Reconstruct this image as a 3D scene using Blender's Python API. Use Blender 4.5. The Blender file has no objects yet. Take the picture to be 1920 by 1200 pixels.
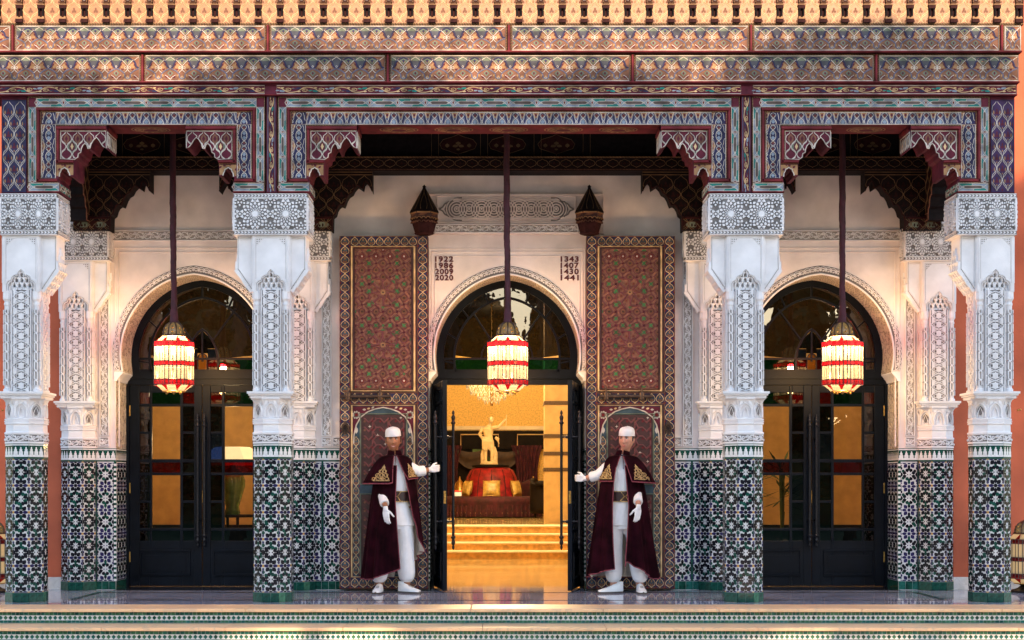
import bpy, bmesh, math, random
from math import sin, cos, pi, radians, sqrt, atan2, hypot
from mathutils import Vector, Matrix
random.seed(7)
S = bpy.context.scene
C = S.collection
# ------------------------------------------------------------------ camera, sky, sun, exposure
CAMX, EYE, FPX = -0.0966, 1.17, 2900.0
cam_d = bpy.data.cameras.new('camera'); cam = bpy.data.objects.new('camera', cam_d); C.objects.link(cam)
cam.location = (CAMX, 0, EYE); cam.rotation_euler = (pi/2, 0, 0)
cam_d.sensor_width = 36; cam_d.lens = 36*FPX/1920
cam_d.shift_x = 25/1920; cam_d.shift_y = 312/1920
cam_d.clip_end = 600
S.camera = cam
SUN_EL, SUN_AZ = radians(19), radians(8)          # low sun behind the camera, a little to the right
W = bpy.data.worlds.new('World'); S.world = W; W.use_nodes = True
nt = W.node_tree; nt.nodes.clear()
sky = nt.nodes.new('ShaderNodeTexSky'); sky.sky_type = 'NISHITA'; sky.sun_disc = False
sky.sun_elevation = SUN_EL
sun_dir = Vector((sin(SUN_AZ)*cos(SUN_EL), -cos(SUN_AZ)*cos(SUN_EL), sin(SUN_EL)))
sky.sun_rotation = atan2(sun_dir.x, sun_dir.y)
sky.air_density = 1.2; sky.dust_density = 1.0; sky.ozone_density = 2.2
bg = nt.nodes.new('ShaderNodeBackground'); bg.inputs[1].default_value = 0.15
wo = nt.nodes.new('ShaderNodeOutputWorld')
nt.links.new(sky.outputs[0], bg.inputs[0]); nt.links.new(bg.outputs[0], wo.inputs[0])
sl = bpy.data.lights.new('sun', 'SUN'); sl.energy = 2.0; sl.angle = radians(0.5); sl.color = (1, 0.72, 0.47)
so = bpy.data.objects.new('sun', sl); C.objects.link(so); so.location = (3, -20, 15)
so.rotation_euler = sun_dir.to_track_quat('Z', 'Y').to_euler()
S.view_settings.view_transform = 'Standard'; S.view_settings.look = 'None'
S.view_settings.exposure = 1.78; S.view_settings.gamma = 1
S.view_settings.use_curve_mapping = False

# ------------------------------------------------------------------ materials
MATS = {}
def mat(name, rgb, rough=0.6, var=0.12, scale=9.0, bump=0.0, bscale=60.0, metal=0.0, spec=0.5, emit=None, estr=0.0, vec='Object', rgb2=None, coat=0.0):
    m = bpy.data.materials.new(name); m.use_nodes = True
    n = m.node_tree; b = n.nodes['Principled BSDF']
    b.inputs['Roughness'].default_value = rough; b.inputs['Metallic'].default_value = metal
    b.inputs['Specular IOR Level'].default_value = spec
    if coat: b.inputs['Coat Weight'].default_value = coat; b.inputs['Coat Roughness'].default_value = 0.08
    tc = n.nodes.new('ShaderNodeTexCoord')
    nz = n.nodes.new('ShaderNodeTexNoise'); nz.inputs['Scale'].default_value = scale; nz.inputs['Detail'].default_value = 5
    n.links.new(tc.outputs[vec], nz.inputs['Vector'])
    mx = n.nodes.new('ShaderNodeMix'); mx.data_type = 'RGBA'
    r2 = rgb2 or tuple(c*(1-2.2*var) for c in rgb)
    r1 = rgb if rgb2 else tuple(min(1, c*(1+var)) for c in rgb)
    mx.inputs[6].default_value = (*r2, 1); mx.inputs[7].default_value = (*r1, 1)
    rp = n.nodes.new('ShaderNodeMapRange'); rp.inputs[1].default_value = 0.3; rp.inputs[2].default_value = 0.65
    n.links.new(nz.outputs[0], rp.inputs[0]); n.links.new(rp.outputs[0], mx.inputs[0])
    n.links.new(mx.outputs[2], b.inputs['Base Color'])
    if bump:
        n2 = n.nodes.new('ShaderNodeTexNoise'); n2.inputs['Scale'].default_value = bscale; n2.inputs['Detail'].default_value = 4
        n.links.new(tc.outputs[vec], n2.inputs['Vector'])
        bp = n.nodes.new('ShaderNodeBump'); bp.inputs['Strength'].default_value = bump; bp.inputs['Distance'].default_value = 0.01
        n.links.new(n2.outputs[0], bp.inputs['Height']); n.links.new(bp.outputs[0], b.inputs['Normal'])
    if emit:
        b.inputs['Emission Color'].default_value = (*emit, 1); b.inputs['Emission Strength'].default_value = estr
    MATS[name] = m
    return m
def glass(name, tint, rough=0.0, refl=1.0, ior=1.6):
    m = bpy.data.materials.new(name); m.use_nodes = True; n = m.node_tree; n.nodes.clear()
    o = n.nodes.new('ShaderNodeOutputMaterial'); t = n.nodes.new('ShaderNodeBsdfTransparent'); g = n.nodes.new('ShaderNodeBsdfGlossy')
    g.inputs['Roughness'].default_value = rough; t.inputs[0].default_value = (*tint, 1); g.inputs[0].default_value = (refl, refl, refl, 1)
    f = n.nodes.new('ShaderNodeFresnel'); f.inputs[0].default_value = ior
    tc = n.nodes.new('ShaderNodeTexCoord'); nz = n.nodes.new('ShaderNodeTexNoise'); nz.inputs['Scale'].default_value = 4.0
    bp = n.nodes.new('ShaderNodeBump'); bp.inputs['Strength'].default_value = 0.04; bp.inputs['Distance'].default_value = 0.02
    n.links.new(tc.outputs['Object'], nz.inputs['Vector']); n.links.new(nz.outputs[0], bp.inputs['Height'])
    n.links.new(bp.outputs[0], g.inputs['Normal'])
    mx = n.nodes.new('ShaderNodeMixShader'); n.links.new(f.outputs[0], mx.inputs[0]); n.links.new(t.outputs[0], mx.inputs[1])
    n.links.new(g.outputs[0], mx.inputs[2]); n.links.new(mx.outputs[0], o.inputs[0]); MATS[name] = m
    return m
def lampglass(name, rgb, estr, trans):
    m = bpy.data.materials.new(name); m.use_nodes = True; n = m.node_tree; n.nodes.clear()
    o = n.nodes.new('ShaderNodeOutputMaterial'); t = n.nodes.new('ShaderNodeBsdfTranslucent'); e = n.nodes.new('ShaderNodeEmission'); d = n.nodes.new('ShaderNodeBsdfGlossy')
    t.inputs[0].default_value = (*[c*trans for c in rgb], 1); e.inputs[0].default_value = (*rgb, 1); e.inputs[1].default_value = estr
    d.inputs[0].default_value = (.04, .04, .04, 1); d.inputs[1].default_value = .2
    tr = n.nodes.new('ShaderNodeBsdfTransparent'); tr.inputs[0].default_value = (*rgb, 1); mxs = n.nodes.new('ShaderNodeMixShader'); mxs.inputs[0].default_value = .42
    a = n.nodes.new('ShaderNodeAddShader'); a2 = n.nodes.new('ShaderNodeAddShader')
    n.links.new(t.outputs[0], a.inputs[0]); n.links.new(e.outputs[0], a.inputs[1]); n.links.new(a.outputs[0], a2.inputs[0]); n.links.new(d.outputs[0], a2.inputs[1])
    n.links.new(a2.outputs[0], mxs.inputs[1]); n.links.new(tr.outputs[0], mxs.inputs[2]); n.links.new(mxs.outputs[0], o.inputs[0]); MATS[name] = m
# plaster and stone
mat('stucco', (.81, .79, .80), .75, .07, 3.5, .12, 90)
mat('stucco_shade', (.20, .185, .18), .9, .15, 14)  # dark recess tone: shade between the carvings put into the colour
mat('stucco_groove', (.36, .33, .31), .9, .1, 14)  # paler recess tone: groove shade put into the colour; also used for laces
mat('wall_white', (.80, .715, .69), .8, .10, 2.4, .10, 45)
mat('terracotta', (.52, .120, .055), .85, .16, 1.1, .25, 30)
mat('marble_cream', (.93, .57, .31), .34, .07, 2.2, .0)  # cream stone with the peach sun glow put into its base colour
mat('marble_white', (.78, .74, .70), .22, .10, 5, .0)
mat('marble_floor', (.36, .38, .48), .06, .14, 1.6, .0)
mat('marble_black', (.02, .02, .025), .1, .2, 4)
# tiles
mat('tile_white', (.74, .74, .74), .16, .06, 40, .05, 50, spec=.22)
mat('tile_black', (.012, .012, .018), .13, .2, 30, spec=.22)
mat('tile_navy', (.03, .025, .10), .14, .2, 30, spec=.22)
mat('tile_green', (.010, .070, .052), .14, .3, 22, .05, 30, spec=.22)
mat('tile_green_b', (.05, .17, .10), .16, .25, 22, .05, 30, spec=.22)
mat('tile_green_c', (.02, .13, .11), .16, .25, 22, .05, 30, spec=.22)
mat('tile_yellow', (.62, .34, .05), .2, .1, 40, spec=.22)
mat('tile_grout', (.62, .62, .63), .8, .08, 20)
# painted wood
P = dict(rough=.7, var=.22, scale=8, bump=.08, bscale=120, spec=.22)
mat('p_maroon', (.11, .014, .030), **P); mat('p_red', (.16, .018, .024), **P); mat('p_navy', (.032, .031, .080), **P)
mat('p_blue', (.24, .29, .36), **P); mat('p_teal', (.018, .20, .18), **P); mat('p_brown', (.12, .085, .075), **P)
mat('p_line', (.60, .53, .46), **P); mat('p_gold', (.36, .20, .095), **P); mat('p_orange', (.20, .09, .054), **P)
mat('p_sage', (.15, .18, .13), **P); mat('p_black', (.014, .010, .012), **P); mat('p_slate', (.13, .13, .19), **P)
mat('p_cream', (.70, .50, .26), **P); mat('p_slate_shade', (.075, .075, .088), **P); mat('p_niche', (.37, .165, .07), .5, .12, 14, .06, 90); mat('p_green', (.05, .19, .07), **P)
mat('p_purple', (.055, .028, .09), **P); mat('p_dim', (.16, .095, .045), **P); mat('p_dark', (.012, .008, .009), .7, .2, 20, .05, 100, 0, .12)
mat('p_darkred', (.035, .009, .009), .7, .2, 20, .05, 100, 0, .12); mat('p_steel', (.05, .085, .11), **P)
mat('w_strap', (.165, .045, .048), .65, .15, 25, .08, 100); mat('w_ground', (.27, .11, .065), .6, .2, 25, .08, 100)
mat('w_dark', (.05, .014, .014), .5, .2, 20, .05, 90)
# joinery, metal, cloth
mat('door_paint', (.004, .007, .013), .40, .15, 6, .03, 40, 0, .12)
mat('iron', (.03, .03, .035), .35, .2, 40, .1, 80, .8)
mat('iron_brown', (.09, .055, .04), .45, .2, 40, .15, 80, .6)
mat('brass', (.55, .33, .10), .3, .2, 40, .1, 80, 1.0)
mat('filigree', (.42, .30, .14), .5, .5, 90, .4, 140, .5)
mat('lead', (.05, .04, .04), .5, .1, 30)
mat('velvet_cord', (.05, .009, .020), .75, .2, 12, .15, 60)
mat('cape', (.018, .002, .005), .9, .35, 7, .1, 60, 0, .06)
mat('cape_trim', (.22, .035, .055), .7, .2, 40)
mat('cape_lining', (.62, .56, .46), .8, .08, 10)
mat('embroidery', (.60, .40, .17), .45, .25, 90, .1, 150, .35)
mat('cloth_white', (.80, .80, .82), .8, .04, 8, .10, 30)
mat('glove', (.82, .82, .84), .75, .04, 14, .1, 60)
mat('shoe', (.78, .78, .78), .35, .05, 14)
mat('sole', (.08, .06, .05), .6)
mat('skin_dark', (.34, .145, .072), .5, .10, 14); mat('skin_light', (.58, .29, .20), .5, .10, 14)
mat('hair', (.008, .006, .006), .5); mat('eye_white', (.75, .73, .70), .3, .02); mat('iris', (.02, .012, .008), .2, .02)
mat('lips_dark', (.36, .11, .085), .45, .1); mat('lips_light', (.50, .15, .12), .45, .1); mat('teeth', (.8, .78, .72), .3, .02)
mat('belt', (.035, .012, .012), .4, .2, 30)
mat('numeral', (.10, .006, .009), .5, .1, 30)
# hall
mat('hall_wall', (.80, .52, .14), .7, .15, 30, .15, 60); mat('hall_plain', (.62, .42, .18), .7, .08, 6)
mat('hall_cream', (.80, .68, .46), .6, .06, 6); mat('hall_floor', (.58, .42, .17), .08, .2, 3)
mat('hall_carpet', (.72, .40, .11), .8, .15, 12, .15, 120); mat('sofa_red', (.30, .006, .010), .6, .3, 9, .1, 90)
mat('sofa_dark', (.055, .006, .012), .8, .3, 9, .1, 90); mat('gold_cloth', (.55, .36, .09), .4, .2, 14, .1, 40)
mat('statue', (.80, .64, .38), .45, .08, 8); mat('dark_panel', (.010, .007, .006), .6, .2, 8, spec=.08); mat('band_brown', (.10, .06, .035), .6, .3, 60); mat('drape', (.06, .006, .016), .8, .25, 9)
mat('drape_tan', (.05, .028, .018), .7, .15, 9); mat('vase_green', (.08, .16, .05), .12, .2, 9); mat('leaf_indoor', (.03, .07, .02), .6, .2, 9)
mat('crystal', (.50, .42, .27), .2, .1, 30, emit=(1, .78, .42), estr=.06)
mat('shade', (.85, .80, .66), .8, .03, 9, emit=(1, .82, .52), estr=.22); mat('shade_red', (.5, .03, .02), .8, .05, 9, emit=(1, .08, .03), estr=.35)
mat('bulb', (1, .9, .7), .5, .0, 9, emit=(1, .75, .4), estr=6.0)
lampglass('dome_glass', (.80, .56, .26), .10, .15); lampglass('lamp_cream', (1, .78, .46), .12, .036); lampglass('lamp_red', (.62, .006, .012), .06, .04); lampglass('lamp_cream_dim', (1, .80, .47), .14, .5); lampglass('lamp_red_dim', (.5, .02, .02), .02, .3)
glass('glass_clear', (.92, .86, .74)); glass('glass_smoke', (.03, .03, .036)); glass('glass_red', (.10, .006, .006)); glass('glass_tan', (.055, .052, .055), 0, 1.0, 1.85); glass('glass_blue', (.012, .03, .16))
glass('glass_green', (.004, .045, .034)); glass('glass_dark', (.012, .012, .02)); glass('glass_amber', (.5, .30, .10))
# garden
mat('leaf', (.04, .075, .022), .6, .3, 1.5); mat('leaf_b', (.055, .085, .03), .6, .3, 1.5); mat('bark', (.10, .07, .05), .9, .2, 6, .4, 20); mat('lawn', (.05, .09, .03), .9, .3, 2)
mat('paving', (.38, .32, .26), .6, .1, 3)

# ------------------------------------------------------------------ mesh builder
class Fr:                                              # a plane to draw on: origin, right, up, outward
    def __init__(s, o, u, v):
        s.o = Vector(o); s.u = Vector(u).normalized(); s.v = Vector(v).normalized(); s.n = s.u.cross(s.v)
    def p(s, u, v, h=0): return s.o + s.u*u + s.v*v + s.n*h
def front(x, y, z): return Fr((x, y, z), (1, 0, 0), (0, 0, 1))      # faces the camera (-y)
def area2(p): return sum(p[i][0]*p[(i+1) % len(p)][1]-p[(i+1) % len(p)][0]*p[i][1] for i in range(len(p)))
class MB:
    def __init__(s): s.v = []; s.f = []; s.m = []; s.names = []; s.smooth = []
    def mi(s, m):
        if m not in s.names: s.names.append(m)
        return s.names.index(m)
    def face(s, pts, m, sm=False):
        k = len(s.v); s.v.extend([tuple(p) for p in pts]); s.f.append(list(range(k, k+len(pts)))); s.m.append(s.mi(m)); s.smooth.append(sm)
    def grid(s, rows, m, closed=False, sm=True, flip=False):        # rows of points, shared vertices
        k = len(s.v); n = len(rows[0]); mi = s.mi(m)
        for r in rows: s.v.extend([tuple(p) for p in r])
        for i in range(len(rows)-1):
            for j in range(n if closed else n-1):
                a, b, c, d = k+i*n+j, k+i*n+(j+1) % n, k+(i+1)*n+(j+1) % n, k+(i+1)*n+j
                s.f.append([a, d, c, b] if flip else [a, b, c, d]); s.m.append(mi); s.smooth.append(sm)
    def box(s, x0, x1, y0, y1, z0, z1, m):
        p = [(x0, y0, z0), (x1, y0, z0), (x1, y1, z0), (x0, y1, z0), (x0, y0, z1), (x1, y0, z1), (x1, y1, z1), (x0, y1, z1)]
        k = len(s.v); s.v.extend(p); mi = s.mi(m)
        for f in ((0, 3, 2, 1), (4, 5, 6, 7), (0, 1, 5, 4), (1, 2, 6, 5), (2, 3, 7, 6), (3, 0, 4, 7)):
            s.f.append([k+i for i in f]); s.m.append(mi); s.smooth.append(False)
    def prism(s, F, pts, h0, h1, m, mtop=None, back=True):            # outline extruded along the frame's normal
        if area2(pts) < 0: pts = pts[::-1]
        s.face([F.p(u, v, h1) for u, v in pts], mtop or m)
        if back: s.face([F.p(u, v, h0) for u, v in pts[::-1]], m)
        n = len(pts)
        for i in range(n):
            a, b = pts[i], pts[(i+1) % n]
            s.face([F.p(*a, h0), F.p(*b, h0), F.p(*b, h1), F.p(*a, h1)], m)
    def fpoly(s, F, pts, h, m):
        if area2(pts) < 0: pts = pts[::-1]
        s.face([F.p(u, v, h) for u, v in pts], m)
    def rib(s, F, pts, w, h0, h1, m, closed=False, t=.55):             # a raised bevelled strap along a line
        n = len(pts)
        if n < 2: return
        L = []
        for i in range(n):
            a = pts[i-1] if (i > 0 or closed) else pts[i]; b = pts[(i+1) % n] if (i < n-1 or closed) else pts[i]
            dx, dy = b[0]-a[0], b[1]-a[1]; q = hypot(dx, dy) or 1e-9
            L.append((-dy/q, dx/q))
        rows = []
        for (x, y), (nx, ny) in zip(pts, L):
            rows.append([F.p(x-nx*w/2, y-ny*w/2, h0), F.p(x-nx*w/2*t, y-ny*w/2*t, h1), F.p(x+nx*w/2*t, y+ny*w/2*t, h1), F.p(x+nx*w/2, y+ny*w/2, h0)])
        if closed: rows.append(rows[0])
        s.grid(rows, m, sm=False, flip=True)
    def tube(s, pts, r, m, n=6, closed=False, cap=True):
        pts = [Vector(p) for p in pts]; k = len(pts); rr = r if isinstance(r, (list, tuple)) else [r]*k
        rows = []; ref = Vector((0, 0, 1))
        for i in range(k):
            a = pts[i-1] if (i > 0 or closed) else pts[i]; b = pts[(i+1) % k] if (i < k-1 or closed) else pts[i]
            d = (b-a).normalized()
            q = ref if abs(d.dot(ref)) < .95 else Vector((0, 1, 0))
            e1 = d.cross(q).normalized(); e2 = d.cross(e1).normalized()
            rows.append([pts[i]+(e1*cos(2*pi*j/n)+e2*sin(2*pi*j/n))*rr[i] for j in range(n)])
        if closed: rows.append(rows[0])
        s.grid(rows, m, closed=True)
        if cap and not closed: s.face(rows[0][::-1], m); s.face(rows[-1], m)
    def lathe(s, prof, m, c=(0, 0, 0), n=16, sm=True, a0=0, sq=None):            # prof: (radius, z)
        rows = [[(c[0]+max(r, 1e-4)*cos(a0+2*pi*j/n), c[1]+max(r, 1e-4)*sin(a0+2*pi*j/n), c[2]+z) for j in range(n)] for r, z in prof]
        s.grid(rows, m, closed=True, sm=sm)
        if prof[0][0] > .001: s.face(rows[0][::-1], m)
        if prof[-1][0] > .001: s.face(rows[-1], m)
    def ball(s, c, r, m, n=10, k=7, rot=None):
        rx, ry, rz = r if isinstance(r, (tuple, list)) else (r, r, r)
        rows = []
        for i in range(k+1):
            t = -pi/2+pi*i/k
            row = [Vector((rx*cos(t)*cos(2*pi*j/n), ry*cos(t)*sin(2*pi*j/n), rz*sin(t))) for j in range(n)]
            rows.append([(rot @ p if rot else p)+Vector(c) for p in row])
        s.grid(rows, m, closed=True)
    def mesh(s, name, off=None):
        me = bpy.data.meshes.new(name)
        vs = [(x-off[0], y-off[1], z-off[2]) for x, y, z in s.v] if off else s.v
        me.from_pydata(vs, [], s.f)
        for q in s.names: me.materials.append(MATS[q])
        me.polygons.foreach_set('material_index', s.m); me.polygons.foreach_set('use_smooth', s.smooth)
        me.update(); return me
    def build(s, name, parent=None, loc=None, world=True, kind=None, bevel=0):
        off = None
        if parent is not None and world: off = wloc(parent)
        if parent is None and loc is not None and world: off = loc
        o = bpy.data.objects.new(name, s.mesh(name, off)); C.objects.link(o)
        if parent is not None: o.parent = parent
        if loc is not None: o.location = loc
        if kind: o['kind'] = kind
        if bevel:
            b = o.modifiers.new('bevel', 'BEVEL'); b.width = bevel; b.segments = 2; b.limit_method = 'ANGLE'; b.angle_limit = radians(40)
        return o
def wloc(o):
    v = Vector((0, 0, 0))
    while o is not None: v = v+o.location; o = o.parent
    return v
def tag(o, label=None, cat=None, group=None, kind=None):
    if label: o['label'] = label
    if cat: o['category'] = cat
    if group: o['group'] = group
    if kind: o['kind'] = kind
    return o
def thing(name, label, cat, loc=(0, 0, 0), group=None):
    o = bpy.data.objects.new(name, None); C.objects.link(o); o.location = loc; o.empty_display_size = .2
    return tag(o, label, cat, group)
def kids(o): return list(o.children)
def copy_tree(o, parent=None):
    c = o.copy(); C.objects.link(c); c.parent = parent
    for ch in kids(o): copy_tree(ch, c)
    return c
def inst(me, name, parent, loc, rz=0.0, scale=None):
    o = bpy.data.objects.new(name, me); C.objects.link(o); o.parent = parent; o.location = loc; o.rotation_euler = (0, 0, rz)
    if scale: o.scale = scale
    return o
def X(px, d): return (px-935)*d/FPX+CAMX
def Z(py, d): return EYE+(912-py)*d/FPX
def circ(cx, cy, r, n=10, a0=0.0, ry=None):
    return [(cx+r*cos(a0+2*pi*i/n), cy+(ry or r)*sin(a0+2*pi*i/n)) for i in range(n)]
def arcp(cx, cy, r, a, b, n=8): return [(cx+r*cos(a+(b-a)*i/n), cy+r*sin(a+(b-a)*i/n)) for i in range(n+1)]
def star(cx, cy, r, q, n, a0=0.0):
    return [(cx+(r if i % 2 == 0 else q)*cos(a0+pi*i/n), cy+(r if i % 2 == 0 else q)*sin(a0+pi*i/n)) for i in range(2*n)]
def leaf2(cx, cy, a, L, w, n=5):
    ca, sa = cos(a), sin(a); P = []
    for i in range(n+1): t = i/n; P.append((t*L, w*sin(pi*t)**.9))
    for i in range(n-1, 0, -1): t = i/n; P.append((t*L, -w*sin(pi*t)**.9))
    return [(cx+x*ca-y*sa, cy+x*sa+y*ca) for x, y in P]
def smoothp(pts, k=3):                                   # Catmull-Rom through points
    out = []; n = len(pts)
    for i in range(n-1):
        p0, p1, p2, p3 = pts[max(i-1, 0)], pts[i], pts[i+1], pts[min(i+2, n-1)]
        for j in range(k):
            t = j/k
            out.append(tuple(.5*(2*b+(c-a)*t+(2*a-5*b+4*c-d)*t*t+(3*b-a-3*c+d)*t**3) for a, b, c, d in zip(p0, p1, p2, p3)))
    out.append(pts[-1]); return out
def inside(p, poly):
    x, y = p; r = False; n = len(poly)
    for i in range(n):
        x1, y1 = poly[i]; x2, y2 = poly[(i+1) % n]
        if (y1 > y) != (y2 > y) and x < (x2-x1)*(y-y1)/(y2-y1)+x1: r = not r
    return r
# ------------------------------------------------------------------ carved and painted ornament, drawn as raised straps and inlays
class D:
    cnt = 0
    def __init__(s, mb, F, ox, oy, sx, sy, rot=False, clip=None, hk=1.0, mir=False):
        s.mb, s.F, s.ox, s.oy, s.sx, s.sy, s.rot, s.clip, s.hk, s.mir = mb, F, ox, oy, sx, sy, rot, clip, hk, mir
    def t(s, p):
        x, y = p
        if s.mir: y = 1-y
        return (s.ox+y*s.sx, s.oy+x*s.sy) if s.rot else (s.ox+x*s.sx, s.oy+y*s.sy)
    def j(s): D.cnt += 1; return (D.cnt*37 % 61)*.000022
    def poly(s, pts, h, m):
        q = [s.t(p) for p in pts]
        if s.clip and len(s.clip) == 4:
            xs = [c[0] for c in s.clip]; ys = [c[1] for c in s.clip]; a0 = abs(area2(q)); x0, x1, y0, y1 = min(xs), max(xs), min(ys), max(ys)
            q = [(min(max(x, x0), x1), min(max(y, y0), y1)) for x, y in q]
            if abs(area2(q)) < .25*a0 or a0 == 0: return
            k = []; [k.append(p) for p in q if not k or hypot(p[0]-k[-1][0], p[1]-k[-1][1]) > 1e-5]; q = k
            if len(q) < 3: return
        elif s.clip and not all(inside(p, s.clip) for p in q): return
        if m == 'stucco' and h > .01: s.mb.prism(s.F, q, 0, h*s.hk+s.j(), m, back=False); return
        s.mb.fpoly(s.F, q, h*s.hk+s.j(), m)
    def rib(s, pts, w, h, m, closed=False, h0=0.0):
        q = [s.t(p) for p in pts]
        if s.clip:
            run = []; fine = []
            for i in range(len(q)-1+(1 if closed else 0)):
                a, b = q[i], q[(i+1) % len(q)]; k = max(1, int(hypot(b[0]-a[0], b[1]-a[1])/.012))
                fine += [(a[0]+(b[0]-a[0])*e/k, a[1]+(b[1]-a[1])*e/k) for e in range(k)]
            fine.append(q[0] if closed else q[-1])
            for p in fine+[None]:
                if p is not None and inside(p, s.clip): run.append(p)
                else:
                    if len(run) > 1: s.mb.rib(s.F, run, w, h0, h*s.hk+s.j(), m)
                    run = []
            return
        s.mb.rib(s.F, q, w, h0, h*s.hk+s.j(), m, closed)
def mirx(p, c=.5): return [(2*c-x, y) for x, y in p]

def pat_lintel(d):
    d.poly([(-.5, .56), (.02, .56), (.17, .74), (.28, .85), (.5, .97), (.5, 1), (-.5, 1), (-.5, .97), (-.28, .85), (-.17, .74), (-.02, .56)] if False else [(-.02, .54), (.02, .54), (.15, .70), (.27, .84), (.5, .965), (.5, 1), (-.5, 1), (-.5, .965), (-.27, .84), (-.15, .70)], .0008, 'p_slate_shade')  # upper scallop: blue-grey paint and the overhang's shadow in one colour
    d.poly([(0, .42), (.13, .30), (0, .16), (-.13, .30)], .0012, 'p_sage'); d.poly([(0, .36), (.05, .30), (0, .22), (-.05, .30)], .003, 'p_maroon')
    d.poly([(.5, .93), (.74, .84), (.5, .68), (.26, .84)], .0012, 'p_sage'); d.poly([(.5, .88), (.57, .82), (.5, .74), (.43, .82)], .003, 'p_navy')
    d.poly([(-.2, .97), (.2, .97), (.13, .82), (-.13, .82)], .0012, 'p_sage')
    d.poly([(.28, .0), (.72, .0), (.5, .22)], .001, 'p_gold'); d.poly([(.18, .44), (.36, .40), (.44, .56), (.34, .70), (.20, .60)], .001, 'p_gold'); d.poly([(.82, .44), (.64, .40), (.56, .56), (.66, .70), (.80, .60)], .001, 'p_gold')
    for sg in (1, -1):
        a = smoothp([(0, .52), (.12, .58), (.17, .74), (.28, .85), (.5, .965)])
        d.rib([(sg*x if sg > 0 else 1-x, y) if sg > 0 else (1-x, y) for x, y in a], .018, .004, 'p_navy')
        b = smoothp([(.5, .05), (.40, .10), (.36, .27), (.22, .40), (0, .50)])
        d.rib(b if sg > 0 else mirx(b), .014, .004, 'p_slate')
        c = smoothp([(.5, .60), (.44, .66), (.33, .78), (.24, .86)]); d.rib(c if sg > 0 else mirx(c), .0075, .006, 'p_line')
        c = smoothp([(.5, .46), (.44, .38), (.36, .32)]); d.rib(c if sg > 0 else mirx(c), .0075, .006, 'p_line')
        c = circ(.5+sg*.085, .53, .05, 7); d.rib(c, .008, .006, 'p_line', True)
        c = [(.0, .03), (.10, .14), (.22, .22)]; d.rib(c if sg > 0 else [(1-x, y) for x, y in c], .008, .006, 'p_line')
        c = [(.0, .985), (.13, .90), (.2, .84)]; d.rib(c if sg > 0 else [(1-x, y) for x, y in c], .008, .006, 'p_line')
        for q in ((.18, .62, .9), (.3, .62, 2.2), (.2, .50, -.6), (.12, .10, .6), (.34, .14, 2.2), (.24, .44, .3), (.36, .56, 1.9), (.28, .50, 1.2), (.06, .08, 1.2), (.20, .12, 1.9), (.40, .20, 2.6), (.42, .76, .5), (.36, .84, 2.5)):
            lf = leaf2(q[0], q[1], q[2], .12, .035, 3); d.poly(lf if sg > 0 else mirx(lf), .0025, 'p_maroon' if q[0] < .25 else 'p_gold')
    d.rib([(.5, .60), (.5, .46)], .012, .006, 'p_line')
    for c in ((0.0, .575), (.5, .10)):
        d.poly(circ(*c, .046, 8), .0055, 'p_line'); d.poly(circ(*c, .028, 6), .007, 'p_navy')
def pat_blue(d):                                        # navy and orange lotus band under the turquoise frame
    d.poly([(0, 1), (.28, 1), (.16, .66), (0, .5), (-.16, .66), (-.28, 1)], .001, 'p_gold')
    d.poly([(0, .92), (.1, .78), (0, .62), (-.1, .78)], .003, 'p_maroon')
    d.poly([(.5, .95), (.72, .8), (.62, .62), (.5, .5), (.38, .62), (.28, .8)], .001, 'p_orange')
    d.poly([(.5, .84), (.58, .72), (.5, .6), (.42, .72)], .003, 'p_maroon')
    d.poly([(.5, .44), (.66, .2), (.5, .02), (.34, .2)], .001, 'p_blue')
    for sg in (1, -1):
        M = (lambda p: p) if sg > 0 else mirx
        d.rib(M(smoothp([(0, .12), (.14, .2), (.22, .5), (.3, .72), (.5, .98)])), .016, .004, 'p_navy')
        d.rib(M([(.5, .98), (.34, .9)]), .007, .006, 'p_line')
        d.rib(M(smoothp([(.5, .5), (.36, .36), (.28, .14), (.3, 0)])), .008, .006, 'p_line')
        d.rib(M(smoothp([(.5, .5), (.4, .62), (.3, .78), (.4, .92)])), .006, .005, 'p_line')
        d.rib(M(smoothp([(.0, .26), (.10, .42), (.12, .7), (.2, .98)])), .006, .005, 'p_line')
    d.poly(circ(0, .17, .10, 8), .0055, 'p_line'); d.poly(circ(0, .17, .05, 6), .007, 'p_navy')
def pat_corbel(d, k=0):                                 # one pointed-oval cell
    fill = ('p_maroon', 'p_sage', 'p_blue', 'p_purple')[k % 4]; inn = ('p_orange', 'p_maroon', 'p_navy', 'p_gold')[k % 4]
    o = [(.5, 0), (.38, .14), (.12, .3), (.04, .5), (.12, .7), (.38, .86), (.5, 1)]
    d.poly(o+mirx(o)[1:-1][::-1], .001, fill)
    d.poly([(.5, .16), (.26, .36), (.26, .62), (.5, .84), (.74, .62), (.74, .36)], .0025, inn)
    d.poly([(.5, .28), (.36, .5), (.5, .72), (.64, .5)], .0035, 'p_cream' if k % 2 else 'p_maroon')
    d.rib(o, .008, .006, 'p_line'); d.rib(mirx(o), .008, .006, 'p_line')
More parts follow.
